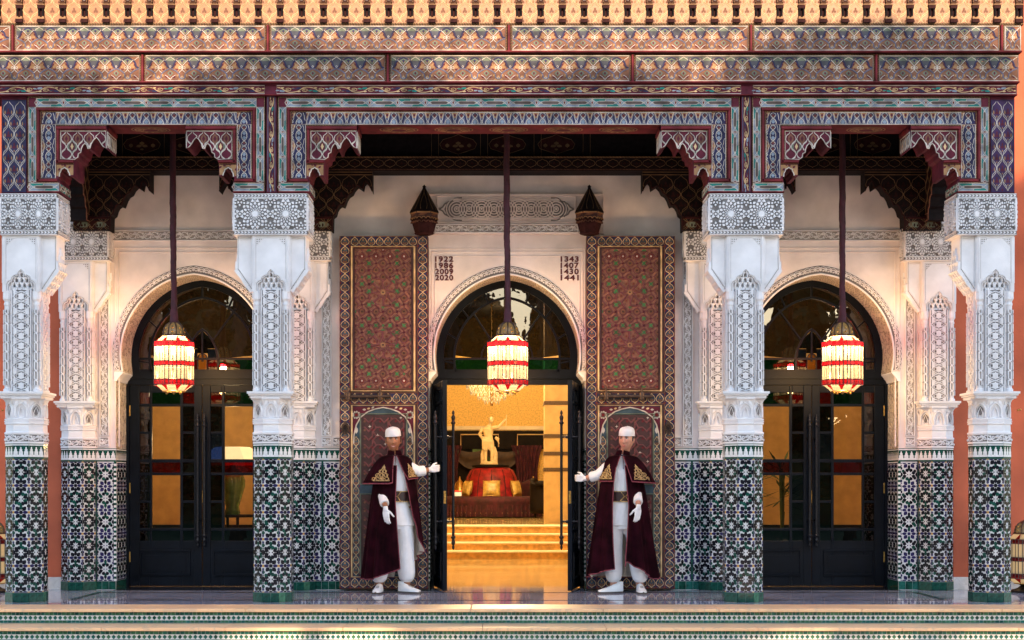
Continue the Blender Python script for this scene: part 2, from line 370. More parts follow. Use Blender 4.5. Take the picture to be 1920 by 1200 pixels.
def pat_turq(d):                                        # one link of the turquoise interlace (long side = x)
    d.poly([(.02, .98), (.5, .98), (.44, .68), (.10, .68)], .001, 'p_teal'); d.poly([(.5, .02), (.98, .02), (.90, .32), (.56, .32)], .001, 'p_teal')
    d.poly([(.17, .5), (.25, .66), (.75, .66), (.83, .5), (.75, .34), (.25, .34)], .002, 'p_brown')
    d.rib([(.17, .5), (.25, .70), (.75, .70), (.83, .5), (.75, .30), (.25, .30)], .006, .005, 'p_line', True)
    for c in (0, 1):
        s = 1 if c == 0 else -1
        d.rib([(c-s*.0, .93), (c+s*.2, .35)], .006, .005, 'p_line'); d.rib([(c-s*.0, .07), (c+s*.2, .65)], .006, .005, 'p_line')
    d.rib([(.5, .98), (.46, .72)], .005, .005, 'p_line'); d.rib([(.5, .02), (.54, .28)], .005, .005, 'p_line')
    d.poly([(0, .86), (.06, .5), (0, .14), (-.06, .5)], .0055, 'p_line'); d.poly([(0, .72), (.035, .5), (0, .28), (-.035, .5)], .007, 'p_red')
def spiral(cx, cy, r, a0, sg, n=9, turns=1.3): return [(cx+r*(1-.8*i/n)*cos(a0+sg*2*pi*turns*i/n), cy+r*(1-.8*i/n)*sin(a0+sg*2*pi*turns*i/n)) for i in range(n+1)]
def pat_scroll(d, i, cols=('p_blue', 'p_navy', 'p_teal'), line='p_cream', w=.008):
    up = i % 2
    v = (lambda y: y) if up else (lambda y: 1-y)
    d.rib([(x, v(y)) for x, y in smoothp([(0, .15), (.25, .3), (.5, .72), (.75, .88), (1, .85)])], w, .004, line)
    d.rib([(.55+ (x-.55), v(y)) for x, y in spiral(.62, .42, .27, 2.4, -1)], w*.85, .005, line)
    c = cols[i % len(cols)]
    d.poly([(x, v(y)) for x, y in leaf2(.15, .55, .9, .42, .16, 4)], .003, c)
    d.poly([(x, v(y)) for x, y in leaf2(.12, .55, 2.6, .28, .10, 4)], .0035, c)
    d.poly([(x, v(y)) for x, y in leaf2(.85, .30, .3, .24, .09, 3)], .003, line)
    d.poly([(x, v(y)) for x, y in leaf2(.40, .30, 3.9, .24, .09, 3)], .003, line)
def pat_ogee(d, line, fill, dot, w=.008, dot2=None):
    o = [(.5, 0), (.5, .08), (.3, .2), (.08, .34), (.03, .55), (.12, .76), (.38, .9), (.5, 1)]
    if fill: d.poly(o+mirx(o)[1:-1][::-1], .001, fill)
    d.rib(o, w, .004, line); d.rib(mirx(o), w, .004, line)
    if dot:
        for a in range(3): d.poly(leaf2(.5, .5, pi/2+a*2.1, .17, .07, 3), .003, dot)
        for sx in (.22, .78): d.poly(leaf2(sx, .38, 1.57, .2, .06, 3), .003, dot2 or dot)
        d.poly(circ(.5, .3, .05, 5), .003, dot2 or dot)
def pat_woodborder(d):                                   # orange and blue chain of the door leaves
    o = [(.5, -.02), (.42, .1), (.12, .26), (.06, .5), (.2, .74), (.42, .9), (.5, 1.02)]
    d.poly([(.5, .08), (.2, .34), (.26, .66), (.5, .94), (.74, .66), (.8, .34)], .001, 'p_steel')
    d.rib(o, .0075, .005, 'p_cream'); d.rib(mirx(o), .0075, .005, 'p_cream')
    for a in (.9, 2.24): d.poly(leaf2(.5, .16, a, .38, .11, 3), .003, 'p_orange')
    d.poly(leaf2(.5, .5, 1.57, .3, .1, 3), .004, 'p_gold')
    for sx in (.02, .98): d.poly([(sx-.12, 0), (sx, .16), (sx+.12, 0), (sx, -.16)], .003, 'p_red')
def tiles(mb, F, u0, u1, v0, v1, pitch, fn, rot=False, clip=None, hk=1, **k):
    L = (v1-v0) if rot else (u1-u0); n = max(1, round(L/pitch)); q = L/n
    for i in range(n):
        d = D(mb, F, u0, v0+i*q, u1-u0, q, True, clip, hk) if rot else D(mb, F, u0+i*q, v0, q, v1-v0, False, clip, hk)
        if k.get('idx'): fn(d, i)
        else: fn(d)
def lattice(mb, F, u0, u1, v0, v1, w, h, fn, clip=None, hk=1):   # half-drop rows
    poly = clip or [(u0, v0), (u1, v0), (u1, v1), (u0, v1)]
    nu = max(1, round((u1-u0)/w)); w = (u1-u0)/nu; r = 0; v = v1
    while v > v0-h:
        for i in range(-1, nu+1):
            fn(D(mb, F, u0+(i+(.5 if r % 2 else 0))*w, v-h, w, h, False, poly, hk), r)
        v -= h*.5 if True else h; r += 1
def rope(mb, F, a, b, w, c1='p_gold', c2='p_black', pitch=.016, h=.008):   # twisted bead edging
    L = hypot(b[0]-a[0], b[1]-a[1]); n = max(2, int(L/pitch)); ux, uy = (b[0]-a[0])/L, (b[1]-a[1])/L; nx, ny = -uy, ux
    mb.rib(F, [a, b], w, 0, h*.6, c2)
    for i in range(n):
        x, y = a[0]+ux*L*(i+.15)/n, a[1]+uy*L*(i+.15)/n; e = L/n
        q = [(x-nx*w*.42, y-ny*w*.42), (x+ux*e*.45-nx*w*.42, y+uy*e*.45-ny*w*.42), (x+ux*e*.95+nx*w*.42, y+uy*e*.95+ny*w*.42), (x+ux*e*.5+nx*w*.42, y+uy*e*.5+ny*w*.42)]
        mb.fpoly(F, q, h, c1)
def mould(mb, F, x0, x1, y0, y1, h0, h1, m):             # a bevelled rail, along the longer side
    if x1-x0 > y1-y0: mb.rib(F, [(x0, (y0+y1)/2), (x1, (y0+y1)/2)], y1-y0, h0, h1, m, t=.6)
    else: mb.rib(F, [((x0+x1)/2, y0), ((x0+x1)/2, y1)], x1-x0, h0, h1, m, t=.6)
# ---- white carved plaster
SW = 'stucco'
def st_scroll(d, i):
    pat_scroll(d, i, (SW, SW), SW, .011)
    d.rib([(x, y if i % 2 else 1-y) for x, y in spiral(.2, .7, .22, -.7, 1, 7)], .009, .012, SW)
def st_vine(d):                                          # the looping lozenge vine of the shafts
    o = smoothp([(.5, 0), (.30, .07), (.10, .18), (.16, .32), (.38, .42), (.30, .5)], 2)
    a = smoothp([(.5, .0), (.16, .10), (.02, .27), (.22, .42), (.5, .5)], 2); b = smoothp([(.5, .5), (.25, .58), (.04, .74), (.22, .9), (.5, 1)], 2)
    for q in (a, b):
        for M in ((lambda p: p), mirx):
            d.rib(M(q), .013, .016, SW)
    for cy, r in ((.25, .20), (.75, .20)):
        for k in range(6): d.poly(leaf2(.5, cy, k*pi/3+.5, r, .07, 3), .014, SW)
        d.rib(circ(.5, cy, .30, 10, ry=.14), .008, .013, SW, True)
    for cx in (.05, .95):
        for cy in (.02, .5, .98):
            for k in range(5):
                a = -1.2+k*.6 + (pi if cx > .5 else 0); d.poly(leaf2(cx, cy, a, .26, .04, 3), .014, SW)
def st_zig(d):
    d.rib([(.2, 0), (.2, .45), (.8, .62), (.8, 1)], .015, .009, SW); d.rib([(.8, 0), (.8, .38), (.2, .72), (.2, 1)], .015, .0095, SW)
def st_star(d):                                          # sixteen-point star of the impost blocks, unit cell
    d.poly(circ(.5, .5, .10, 16), .022, SW)
    n = 16
    def P(r, a): return (.5+r*cos(a), .5+r*sin(a))
    for k in range(n):
        a = 2*pi*k/n; e = 2*pi/n
        d.poly([P(.125, a), P(.165, a+e*.30), P(.215, a), P(.165, a-e*.30)], .019, SW)
        d.poly([P(.205, a+e/2), P(.250, a+e*.83), P(.300, a+e/2), P(.250, a+e*.17)], .020, SW)
        d.poly([P(.285, a), P(.335, a+e*.36), P(.395, a+e*.10), P(.395, a-e*.10), P(.335, a-e*.36)], .018, SW)
        d.poly([P(.385, a+e/2), P(.425, a+e*.85), P(.475, a+e/2), P(.425, a+e*.15)], .021, SW)
    d.rib(circ(.5, .5, .118, 16), .007, .021, SW, True)
    for (x, y) in ((0, 0), (1, 0), (0, 1), (1, 1), (.5, 0), (.5, 1), (0, .5), (1, .5)):
        m = .8 if x == .5 or y == .5 else 1.25
        d.poly(star(x, y, .055*m, .034*m, 8), .0195, SW)
        for k in range(8):
            a = 2*pi*k/8+.39; p = lambda r, da: (x+r*m*cos(a+da), y+r*m*sin(a+da))
            d.poly([p(.075, 0), p(.105, .26), p(.15, 0), p(.105, -.26)], .0185, SW)
            if m > 1: d.poly([p(.135, .39), p(.165, .58), p(.205, .39), p(.165, .20)], .0175, SW)
def st_bead(d):
    d.poly([(.05, .1), (.45, .5), (.05, .9), (.6, .9), (.98, .5), (.6, .1)], .010, SW)
# ---- glazed tile mosaic, unit cell about .16 x .267 m
def zellige(mb, F, u0, v0, w, h, nv, alt=False):
    K = ('tile_black', 'tile_navy', 'tile_green')
    cm = .01
    def put(pts, m): mb.fpoly(F, pts, .0014+random.random()*.0008, m)
    cl = [(u0+.0008, v0-.5), (u0+w-.0008, v0-.5), (u0+w-.0008, v0+nv*h+.5), (u0+.0008, v0+nv*h+.5)]
    def clip(pts):
        return [(min(max(x, u0+.0008), u0+w-.0008), min(max(y, v0+.0008), v0+nv*h-.0008)) for x, y in pts]
    def ok(pts): return abs(area2(clip(pts))) > 6e-5
    def e(cx, cy, a, L, wd, m, n=4):
        p = clip(leaf2(cx-cos(a)*L/2, cy-sin(a)*L/2, a, L, wd, n))
        if ok(p): put(p, m)
    def dart(cx, cy, a, r, m):
        p = [(cx+x*cos(a)-y*sin(a), cy+x*sin(a)+y*cos(a)) for x, y in ((-r*1.1, 0), (-r*.3, -r*.85), (r*.55, -r*.8), (r*.9, 0), (r*.55, r*.8), (-r*.3, r*.85))]
        p = clip(p)
        if ok(p): put(p, m)
    for k in range(nv+1):
        cx = u0+w/2; y = v0+k*h; dark = 'tile_navy' if alt else 'tile_black'; g = lambda: random.choice(('tile_green', 'tile_black', 'tile_black', 'tile_green'))
        def sx(v): return v*w/.16
        p = clip(star(cx, y, .0195, .0175, 8, .2)); ok(p) and put(p, dark)
        for i in range(8):
            a = i*pi/4; m = (g() if i % 4 == 2 else ('tile_navy' if i % 4 == 0 else dark))
            R = .0465 if i % 2 else .0445
            e(cx+cos(a)*sx(R), y+sin(a)*R*1.10, atan2(sin(a)*1.10, cos(a)), .058, .0215 if i % 2 else .0165, m)
        for s in (-1, 1):                                 # the yellow star and its navy darts on the seam
            p = clip(star(cx+s*w/2, y, .021, .009, 4, pi/4))
            if ok(p): put(p, dark if alt else 'tile_yellow')
            for q in (-1, 1):
                dart(cx+s*w/2, y+q*.033, q*pi/2, .0155, 'tile_navy'); 0
        if k == nv: break
        yc = y+h/2
        for i in range(8):                                # darts round the white star
            a = pi/8+i*pi/4
            dart(cx+cos(a)*sx(.046), yc+sin(a)*.052, a, .0225, g() if i % 2 else 'tile_black')
        for q in (-1, 1): e(cx, yc+q*.066, pi/2, .044, .0145, 'tile_green'); put(clip(circ(cx+q*.016, yc, .0075, 6)), dark)
        for s in (-1, 1):
            e(cx+s*w/2, yc, pi/2, .066, .026, 'tile_black')
            for q in (-1, 1):
                e(cx+s*w/2, yc+q*.072, pi/2, .048, .0215, random.choice(K)); dart(cx+s*(w/2-.030), yc+q*.040, q*(pi/2+s*.6), .0195, random.choice(('tile_green', 'tile_black')))
                p = clip(circ(cx+s*w/2, yc+q*.039, .0095, 6)); ok(p) and put(p, 'tile_black')
def merlons(mb, F, u0, u1, v0, v1):                       # stepped white crenels on green
    mb.fpoly(F, [(u0, v0), (u1, v0), (u1, v1), (u0, v1)], .0006, 'tile_green'); H = v1-v0
    n = max(1, round((u1-u0)/.054)); w = (u1-u0)/n
    mb.fpoly(F, [(u0, v0+.12*H), (u1, v0+.12*H), (u1, v0+.26*H), (u0, v0+.26*H)], .0016, 'tile_white')
    mb.fpoly(F, [(u0, v1-.13*H), (u1, v1-.13*H), (u1, v1-.05*H), (u0, v1-.05*H)], .0016, 'tile_white')
    for i in range(n):
        x = u0+(i+.5)*w; a = v0+.26*H; b = .5*H
        o = [(.40, 0), (.40, .45), (.26, .45), (.26, .72), (.13, .78), (.13, .95), (0, 1.06)]
        mb.fpoly(F, [(x+p*w, a+q*b) for p, q in o]+[(x-p*w, a+q*b) for p, q in o[-2::-1]], .0022, 'tile_white')
def niche_cell(mb, F, u, v, w, h, dep, m='stucco', nn=6):  # one muqarnas cell: a pointed hood over a hollow
    arch = [(-.36*w, 0), (-.36*w, .45*h), (-.24*w, .70*h), (0, .95*h), (.24*w, .70*h), (.36*w, .45*h), (.36*w, 0)]
    outer = [(-.5*w, 0), (-.5*w, .5*h), (-.5*w, h), (0, h*1.02), (.5*w, h), (.5*w, .5*h), (.5*w, 0)]
    for i in range(6):
        a, b, c, e = outer[i], outer[i+1], arch[i+1], arch[i]
        mb.face([F.p(u+x, v+y, dep) for x, y in (e, c, b, a)], m)
        mb.face([F.p(u+e[0], v+e[1], dep), F.p(u+e[0]*.6, v+e[1]*.8, .0), F.p(u+c[0]*.6, v+c[1]*.8, .0), F.p(u+c[0], v+c[1], dep)], m, True)
    mb.face([F.p(u+x*.6, v+y*.8, 0) for x, y in arch[::-1]], m)
    mb.face([F.p(u-.5*w, v+h, dep), F.p(u+.5*w, v+h, dep), F.p(u+.5*w, v+h, 0), F.p(u-.5*w, v+h, 0)], m)
    for sx in (-1, 1):
        q = [F.p(u+sx*.5*w, v, dep), F.p(u+sx*.5*w, v+h, dep), F.p(u+sx*.5*w, v+h, 0), F.p(u+sx*.5*w, v, 0)]; mb.face(q if sx > 0 else q[::-1], m)
    mb.face([F.p(u-.5*w, v, 0), F.p(u-.36*w, v, 0), F.p(u-.36*w, v, dep), F.p(u-.5*w, v, dep)], m)
    mb.face([F.p(u+.36*w, v, 0), F.p(u+.5*w, v, 0), F.p(u+.5*w, v, dep), F.p(u+.36*w, v, dep)], m)
# ------------------------------------------------------------------ main distances (metres from the camera)
FP, FCY, RCY, WALL, DOOR, LEAF = 15.55, 15.76, 17.53, 17.50, 18.00, 17.36
COLX = (-4.905, -2.39, 2.39, 4.905); RCOLX = (-4.84, -2.36, 2.36, 4.84); BAY = 3.545
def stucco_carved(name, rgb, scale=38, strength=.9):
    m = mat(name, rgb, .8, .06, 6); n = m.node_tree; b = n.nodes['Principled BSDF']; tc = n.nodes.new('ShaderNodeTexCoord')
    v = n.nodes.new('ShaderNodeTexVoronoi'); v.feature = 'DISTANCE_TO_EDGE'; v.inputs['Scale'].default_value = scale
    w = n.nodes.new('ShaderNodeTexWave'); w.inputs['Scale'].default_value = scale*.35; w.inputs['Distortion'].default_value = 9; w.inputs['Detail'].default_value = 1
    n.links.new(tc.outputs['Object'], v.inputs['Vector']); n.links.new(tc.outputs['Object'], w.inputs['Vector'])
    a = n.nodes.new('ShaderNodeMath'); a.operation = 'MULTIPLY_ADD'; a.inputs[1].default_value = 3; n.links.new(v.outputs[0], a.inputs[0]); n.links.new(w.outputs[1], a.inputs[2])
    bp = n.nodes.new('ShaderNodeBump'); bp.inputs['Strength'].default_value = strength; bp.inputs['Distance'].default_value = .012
    old = b.inputs['Base Color'].links[0].from_socket; mx = n.nodes.new('ShaderNodeMix'); mx.data_type = 'RGBA'; mx.inputs[6].default_value = (.26, .20, .15, 1); mr = n.nodes.new('ShaderNodeMapRange'); mr.inputs[1].default_value = .15; mr.inputs[2].default_value = .75  # crevices darkened in the base colour, as shade would fall there
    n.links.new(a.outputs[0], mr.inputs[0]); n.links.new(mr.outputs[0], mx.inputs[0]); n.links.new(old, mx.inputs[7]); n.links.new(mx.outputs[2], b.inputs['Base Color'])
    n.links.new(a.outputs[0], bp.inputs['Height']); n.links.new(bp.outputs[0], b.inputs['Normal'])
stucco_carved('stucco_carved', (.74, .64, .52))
# veins for the marble floors
for k, (sc, cc) in {'marble_cream': (1.3, (.55, .40, .28)), 'marble_floor': (1.0, (.36, .36, .40)), 'marble_white': (2.5, (.5, .46, .43))}.items():
    n = MATS[k].node_tree; b = n.nodes['Principled BSDF']; old = b.inputs['Base Color'].links[0].from_socket
    tc = n.nodes.new('ShaderNodeTexCoord'); w = n.nodes.new('ShaderNodeTexNoise'); w.inputs['Scale'].default_value = sc; w.inputs['Detail'].default_value = 8; w.inputs['Distortion'].default_value = 2.5
    r = n.nodes.new('ShaderNodeValToRGB'); r.color_ramp.elements[0].position = .47; r.color_ramp.elements[0].color = (0, 0, 0, 1); r.color_ramp.elements[1].position = .53; r.color_ramp.elements[1].color = (0, 0, 0, 1)
    e = r.color_ramp.elements.new(.5); e.color = (.5, .5, .5, 1)
    mx = n.nodes.new('ShaderNodeMix'); mx.data_type = 'RGBA'; mx.inputs[7].default_value = (*cc, 1)
    n.links.new(tc.outputs['Object'], w.inputs['Vector']); n.links.new(w.outputs[0], r.inputs[0]); n.links.new(r.outputs[0], mx.inputs[0]); n.links.new(old, mx.inputs[6]); n.links.new(mx.outputs[2], b.inputs['Base Color'])

# ------------------------------------------------------------------ ground, steps, porch floor
def struct(name, mb, parent=None, **k):
    o = mb.build(name, parent, **k); o['kind'] = 'structure'; return o
g = MB(); g.box(-80, 80, -90, 13.6, -.9, -.44, 'paving'); struct('ground', g)
EDGE = 14.78
fl = MB(); fl.box(-7.5, 7.5, EDGE+.55, WALL+.6, -.3, 0, 'marble_floor')
porch = struct('porch_floor', fl)
m = MB()
m.box(-4.52, 4.52, 15.88, 15.925, -.002, .003, 'marble_black'); m.box(-4.52, 4.52, 17.03, 17.08, -.002, .003, 'marble_black')
for s in (-1, 1): m.box(s*4.5-.03, s*4.5+.03, 15.925, 17.03, -.002, .003, 'marble_black')
m.build('inlay_border', porch)
for c in (-BAY, BAY):
    m = MB(); m.box(c-.88, c+.88, WALL-.12, WALL+.43, -.002, .004, 'marble_black'); m.build('threshold', porch)
for lvl, (z, y0, y1, rb) in enumerate(((0, EDGE, EDGE+.55, EDGE+.035), (-.142, EDGE-.42, EDGE+.04, EDGE-.385), (-.284, EDGE-.84, EDGE-.37, None))):
    nm = ('upper_step', 'middle_step', 'lower_step')[lvl]
    root = MB(); root.box(-7.5, 7.5, (rb or EDGE-.8)+.02, y1+.3 if lvl else y1, z-.142, z-.032, 'tile_grout'); root = struct(nm, root)
    x = -7.5; i = 0
    while x < 7.5:
        w = 1.05+random.random()*.5; x2 = min(x+w, 7.5); q = MB(); q.box(x+.0015, x2-.0015, y0, y1, z-.032, z+random.random()*.0006, 'marble_cream'); q.build('slab', root, bevel=.006); x = x2
    if rb is None: continue
    F = front(0, rb+.02, 0); t = z-.032; b = z-.142
    q = MB()
    for v0, v1 in ((t-.034, t-.003), (b+.003, b+.027)):
        x = -5.6
        while x < 5.6:
            w = .034+random.random()*.012; q.fpoly(F, [(x, v0), (x+w-.002, v0), (x+w-.002, v1), (x, v1)], .001+random.random()*.002, random.choice(('tile_green_b', 'tile_green_b', 'tile_green_c', 'tile_green_c'))); x += w
    v0, v1 = b+.029, t-.036
    q.fpoly(F, [(-5.6, v0), (5.6, v0), (5.6, v1), (-5.6, v1)], .0005, 'tile_white')
    q.build('border_tiles', root, kind='stuff')
    me = []
    for k in ('tile_green', 'tile_green_b', 'tile_green_c'):
        w = MB(); c = (v1-v0)/2; w.prism(front(0, 0, 0), [(-.021, 0), (0, -c*.96), (.021, 0), (0, c*.96)], 0, .003, k, back=False); me.append(w.mesh('diamond_tile'))
    n = 224
    for i in range(n): inst(random.choice((me[0], me[1], me[1], me[2], me[2])), 'diamond_tile', root, (-5.3+10.6*i/(n-1), rb+.019, (v0+v1)/2))

# ------------------------------------------------------------------ entrance wall with its three arches
JH, AR, ZS, ZC, APX = .88, .82, 2.467, 2.665, 3.565
hh = APX-ZC; AE = (hh*hh-AR*AR)/(2*AR); ARR = AR+AE
def arch_outline(r=AR, n=26, apx=APX, zs=ZS, zc=ZC):
    h = apx-zc; e = (h*h-r*r)/(2*r); R = r+e
    a0 = math.asin(max(-1, (zs-zc)/R)); a1 = math.acos(max(-1, min(1, e/R)))      # left half centred at +e
    L = [(e-R*cos(a0+(a1-a0)*i/n), zc+R*sin(a0+(a1-a0)*i/n)) for i in range(n+1)]
    return L+[(-x, z) for x, z in L[-2::-1]]
wall = thing('entrance_wall', 'white plaster entrance wall with three arched doorways and a tiled dado', 'wall', (0, WALL, 0))
F = front(0, WALL, 0); w = MB(); TOP = 5.4; ZT = 3.75
AO = arch_outline()
def wallrect(x0, x1, z0, z1, m='wall_white'):
    if x1-x0 > 1e-6: w.fpoly(F, [(x0, z0), (x1, z0), (x1, z1), (x0, z1)], 0, m)
JO = JH+.02
wallrect(-4.95, 4.95, ZT, TOP); edges = [-4.95]
for c in (-BAY, 0, BAY): edges += [c-JO, c+JO]
edges.append(4.95)
for i in range(0, 8, 2): wallrect(edges[i], edges[i+1], 0, ZT)
rev = MB()
for c in (-BAY, 0, BAY):
    pts = [(c+x, z) for x, z in AO]
    lo = [p for p in pts if p[1] <= ZC+1e-6]
    for i in range(len(pts)-1):
        a, b = pts[i], pts[i+1]; l = a[0] < c-1e-6
        if max(a[1], b[1]) <= ZC+.02:
            ex = c-JO if (a[0]+b[0])/2 < c else c+JO
            w.fpoly(F, [a, b, (ex, b[1]), (ex, a[1])], 0, 'wall_white')
        else:
            w.fpoly(F, [a, b, (b[0], ZT), (a[0], ZT)], 0, 'wall_white')
        rev.face([F.p(*a, 0), F.p(*a, -.62), F.p(*b, -.62), F.p(*b, 0)], 'stucco_carved', True)
    for s in (-1, 1):                                    # side slivers above the widest point
        xs = [p for p in pts if (p[0]-c)*s > 0 and p[1] > ZC+.0]
        zb = min(p[1] for p in xs if p[1] > ZC); xe = max(abs(p[0]-c) for p in xs)
        top = [p for p in xs if p[1] > ZC+.02]; e = max(top, key=lambda p: abs(p[0]-c))
        zlo = max(p[1] for p in pts if p[1] <= ZC+.02)
        wallrect(*sorted((c+s*abs(e[0]-c), c+s*JO)), zlo, ZT)
        wallrect(*sorted((c+s*JH, c+s*JO)), 0, ZS)
        # jamb faces
        x = c+s*JH; q = [(x, WALL, 1.6), (x, WALL+.62, 1.6), (x, WALL+.62, ZS-.11), (x, WALL, ZS-.11)]; rev.face(q if s > 0 else q[::-1], 'stucco_carved')
        q = [(x, WALL, 0), (x, WALL+.62, 0), (x, WALL+.62, 1.6), (x, WALL, 1.6)]; rev.face(q if s > 0 else q[::-1], 'tile_grout')
w.build('wall_face', wall); rev.build('reveal', wall)
bk = MB(); bk.box(-4.95, 4.95, WALL+.02, WALL+.6, ZT+.01, TOP, 'wall_white')
for i in range(0, 8, 2): bk.box(edges[i]+.05, edges[i+1]-.05, WALL+.02, WALL+.6, 0, ZT, 'wall_white')
bk.build('wall_core', wall)
for c in (-BAY, 0, BAY):
    for s in (-1, 1):                                    # impost mouldings under the arches
        q = MB(); prof = [(JH+.02, ZS-.11), (JH-.012, ZS-.105), (JH-.025, ZS-.075), (JH-.045, ZS-.05), (JH-.065, ZS-.03), (JH-.078, ZS-.015), (JH-.078, ZS), (JH+.02, ZS)]
        q.prism(front(c, WALL, 0), [(s*x, z) for x, z in prof], -.55, .018, 'stucco'); q.build('impost', wall)
    # scalloped carved band round the arch
    q = MB(); Fc = front(c, WALL, 0); A1 = arch_outline(AR+.012, 40, APX+.012, ZS+.02); A2 = arch_outline(AR+.098, 40, APX+.104, ZS+.02)
    for i in range(len(A1)-1): q.fpoly(Fc, [A1[i], A1[i+1], A2[i+1], A2[i]], .004, 'stucco_shade')
    q.rib(Fc, arch_outline(AR+.008, 40, APX+.008, ZS+.01), .022, 0, .022, 'stucco')
    mid = arch_outline(AR+.034, 300, APX+.034, ZS+.03); acc = 0; last = 0; Ls = [0]
    for i in range(len(mid)-1): Ls.append(Ls[-1]+hypot(mid[i+1][0]-mid[i][0], mid[i+1][1]-mid[i][1]))
    ns = 54; j = 0
    for k in range(ns):
        t = Ls[-1]*(k+.5)/ns
        while Ls[j] < t: j += 1
        p, p2 = mid[max(j-1, 0)], mid[min(j+1, len(mid)-1)]; a = atan2(p2[1]-p[1], p2[0]-p[0])
        sc = arcp(0, 0, .034, 0, pi, 6); T = lambda x, y: (p[0]+x*cos(a)-y*sin(a), p[1]+x*sin(a)+y*cos(a))
        q.rib(Fc, [T(x, y+.006) for x, y in sc], .011, .004, .020, 'stucco'); q.rib(Fc, [T(x*1.3, y*1.5+.008) for x, y in sc], .009, .002, .017, 'stucco'); q.fpoly(Fc, [T(x*.4, y*.5+.012) for x, y in circ(0, 0, .022, 6)], .016, 'stucco')
    q.build('scalloped_band', wall)
    # glazed dado on the jambs
    for s in (-1, 1):
        q = MB(); FJ = Fr((c+s*JH, WALL+(0 if s < 0 else .5), 0), (0, 1 if s < 0 else -1, 0), (0, 0, 1))
        for k in range(3): zellige(q, FJ, .03+k*.147, .10, .147, .2675, 5, True)
        merlons(q, FJ, 0, .5, 1.45, 1.6); q.fpoly(FJ, [(0, 0), (.5, 0), (.5, .098), (0, .098)], .001, 'tile_green')
        q.build('jamb_tiles', wall, kind='stuff')
def dado(x0, x1, cells, nm='dado_tiles', border=False):
    q = MB(); Fd = front(0, WALL-.012, 0); q.box(x0, x1, WALL-.012, WALL+.02, 0, 1.602, 'tile_grout')
    b = .022 if border else 0
    for k in range(cells): zellige(q, Fd, x0+b+k*(x1-x0-2*b)/cells, .10, (x1-x0-2*b)/cells, .2675, 5, True)
    if border:
        for xb in (x0, x1-b): q.fpoly(Fd, [(xb, .1), (xb+b, .1), (xb+b, 1.45), (xb, 1.45)], .002, 'tile_green')
    merlons(q, Fd, x0, x1, 1.45, 1.6)
    n = max(1, round((x1-x0)/.08)); dx = (x1-x0)/n
    for i in range(n): q.fpoly(Fd, [(x0+i*dx+.001, .004), (x0+(i+1)*dx-.001, .004), (x0+(i+1)*dx-.001, .098), (x0+i*dx+.001, .098)], .002, random.choice(('tile_green', 'tile_green_c', 'tile_green')))
    q.build(nm, wall, kind='stuff')
for s in (-1, 1):
    for a, b, n in ((4.425, 4.66, 1), (2.10, 2.665, 3), (1.86, 2.10, 1), (.88, 1.85, 5)):
        dado(*sorted((s*a, s*b)), n, border=(a > 4 or a == 1.86))
# checker edge beside the wooden leaves and doorway
q = MB()
for s in (-1, 1):
    for x in (.886, 4.432):
        for k in range(26):
            q.box(*sorted((s*x-.014, s*x+.014)), WALL-.020, WALL-.01, .1+k*.052, .126+k*.052, 'tile_white'); q.box(*sorted((s*x-.014, s*x+.014)), WALL-.020, WALL-.01, .126+k*.052, .152+k*.052, 'tile_green')
q.build('checker_edge', wall, kind='stuff')
def carved_strip(x0, x1, z0, z1, vert, nm='carved_strip', parent=None, y=WALL, pitch=None):
    q = MB(); q.box(x0, x1, y-.012, y+.01, z0, z1, 'stucco'); Fd = front(0, y-.012, 0); e = .012
    q.fpoly(Fd, [(x0+e, z0+e), (x1-e, z0+e), (x1-e, z1-e), (x0+e, z1-e)], .001, 'stucco_groove'); q.rib(Fd, [(x0+e/2, z0+e/2), (x1-e/2, z0+e/2), (x1-e/2, z1-e/2), (x0+e/2, z1-e/2)], .012, 0, .014, 'stucco', True)
    tiles(q, Fd, x0+e, x1-e, z0+e, z1-e, pitch or .085, st_scroll, rot=vert, idx=True); return q.build(nm, parent or wall)
for s in (-1, 1):
    carved_strip(*sorted((s*4.50, s*4.61)), 1.74, 3.94, True); carved_strip(*sorted((s*4.50, s*4.61)), 3.95, 4.067, False); carved_strip(*sorted((s*4.49, s*2.62)), 3.946, 4.067, False)
    carved_strip(*sorted((s*1.985, s*2.10)), 1.74, 3.92, True); carved_strip(*sorted((s*1.985, s*2.10)), 3.93, 4.04, False)
    carved_strip(*sorted((s*4.50, s*4.61)), 1.62, 1.73, False); carved_strip(*sorted((s*1.985, s*2.10)), 1.62, 1.73, False); carved_strip(*sorted((s*1.85, s*1.975)), 1.62, 1.73, False)
    q = MB(); Fd = front(0, WALL, 0)                      # fillets of the rectangular frame round each side arch
    for o in (0, .05): q.rib(Fd, [(s*(4.44-o), 1.62), (s*(4.44-o), 3.87-o), (s*(2.62+o), 3.87-o), (s*(2.62+o), 1.62)], .016, 0, .010, 'wall_white')
    q.build('frame_fillet', wall)
q = MB(); Fd = front(0, WALL, 0)
for o in (0, .025, .06): q.rib(Fd, [(-.88+o, 2.5), (-.88+o, 3.86-o*1.4), (.88-o, 3.86-o*1.4), (.88-o, 2.5)], .012, 0, .009, 'wall_white')
q.build('frame_fillet', wall)
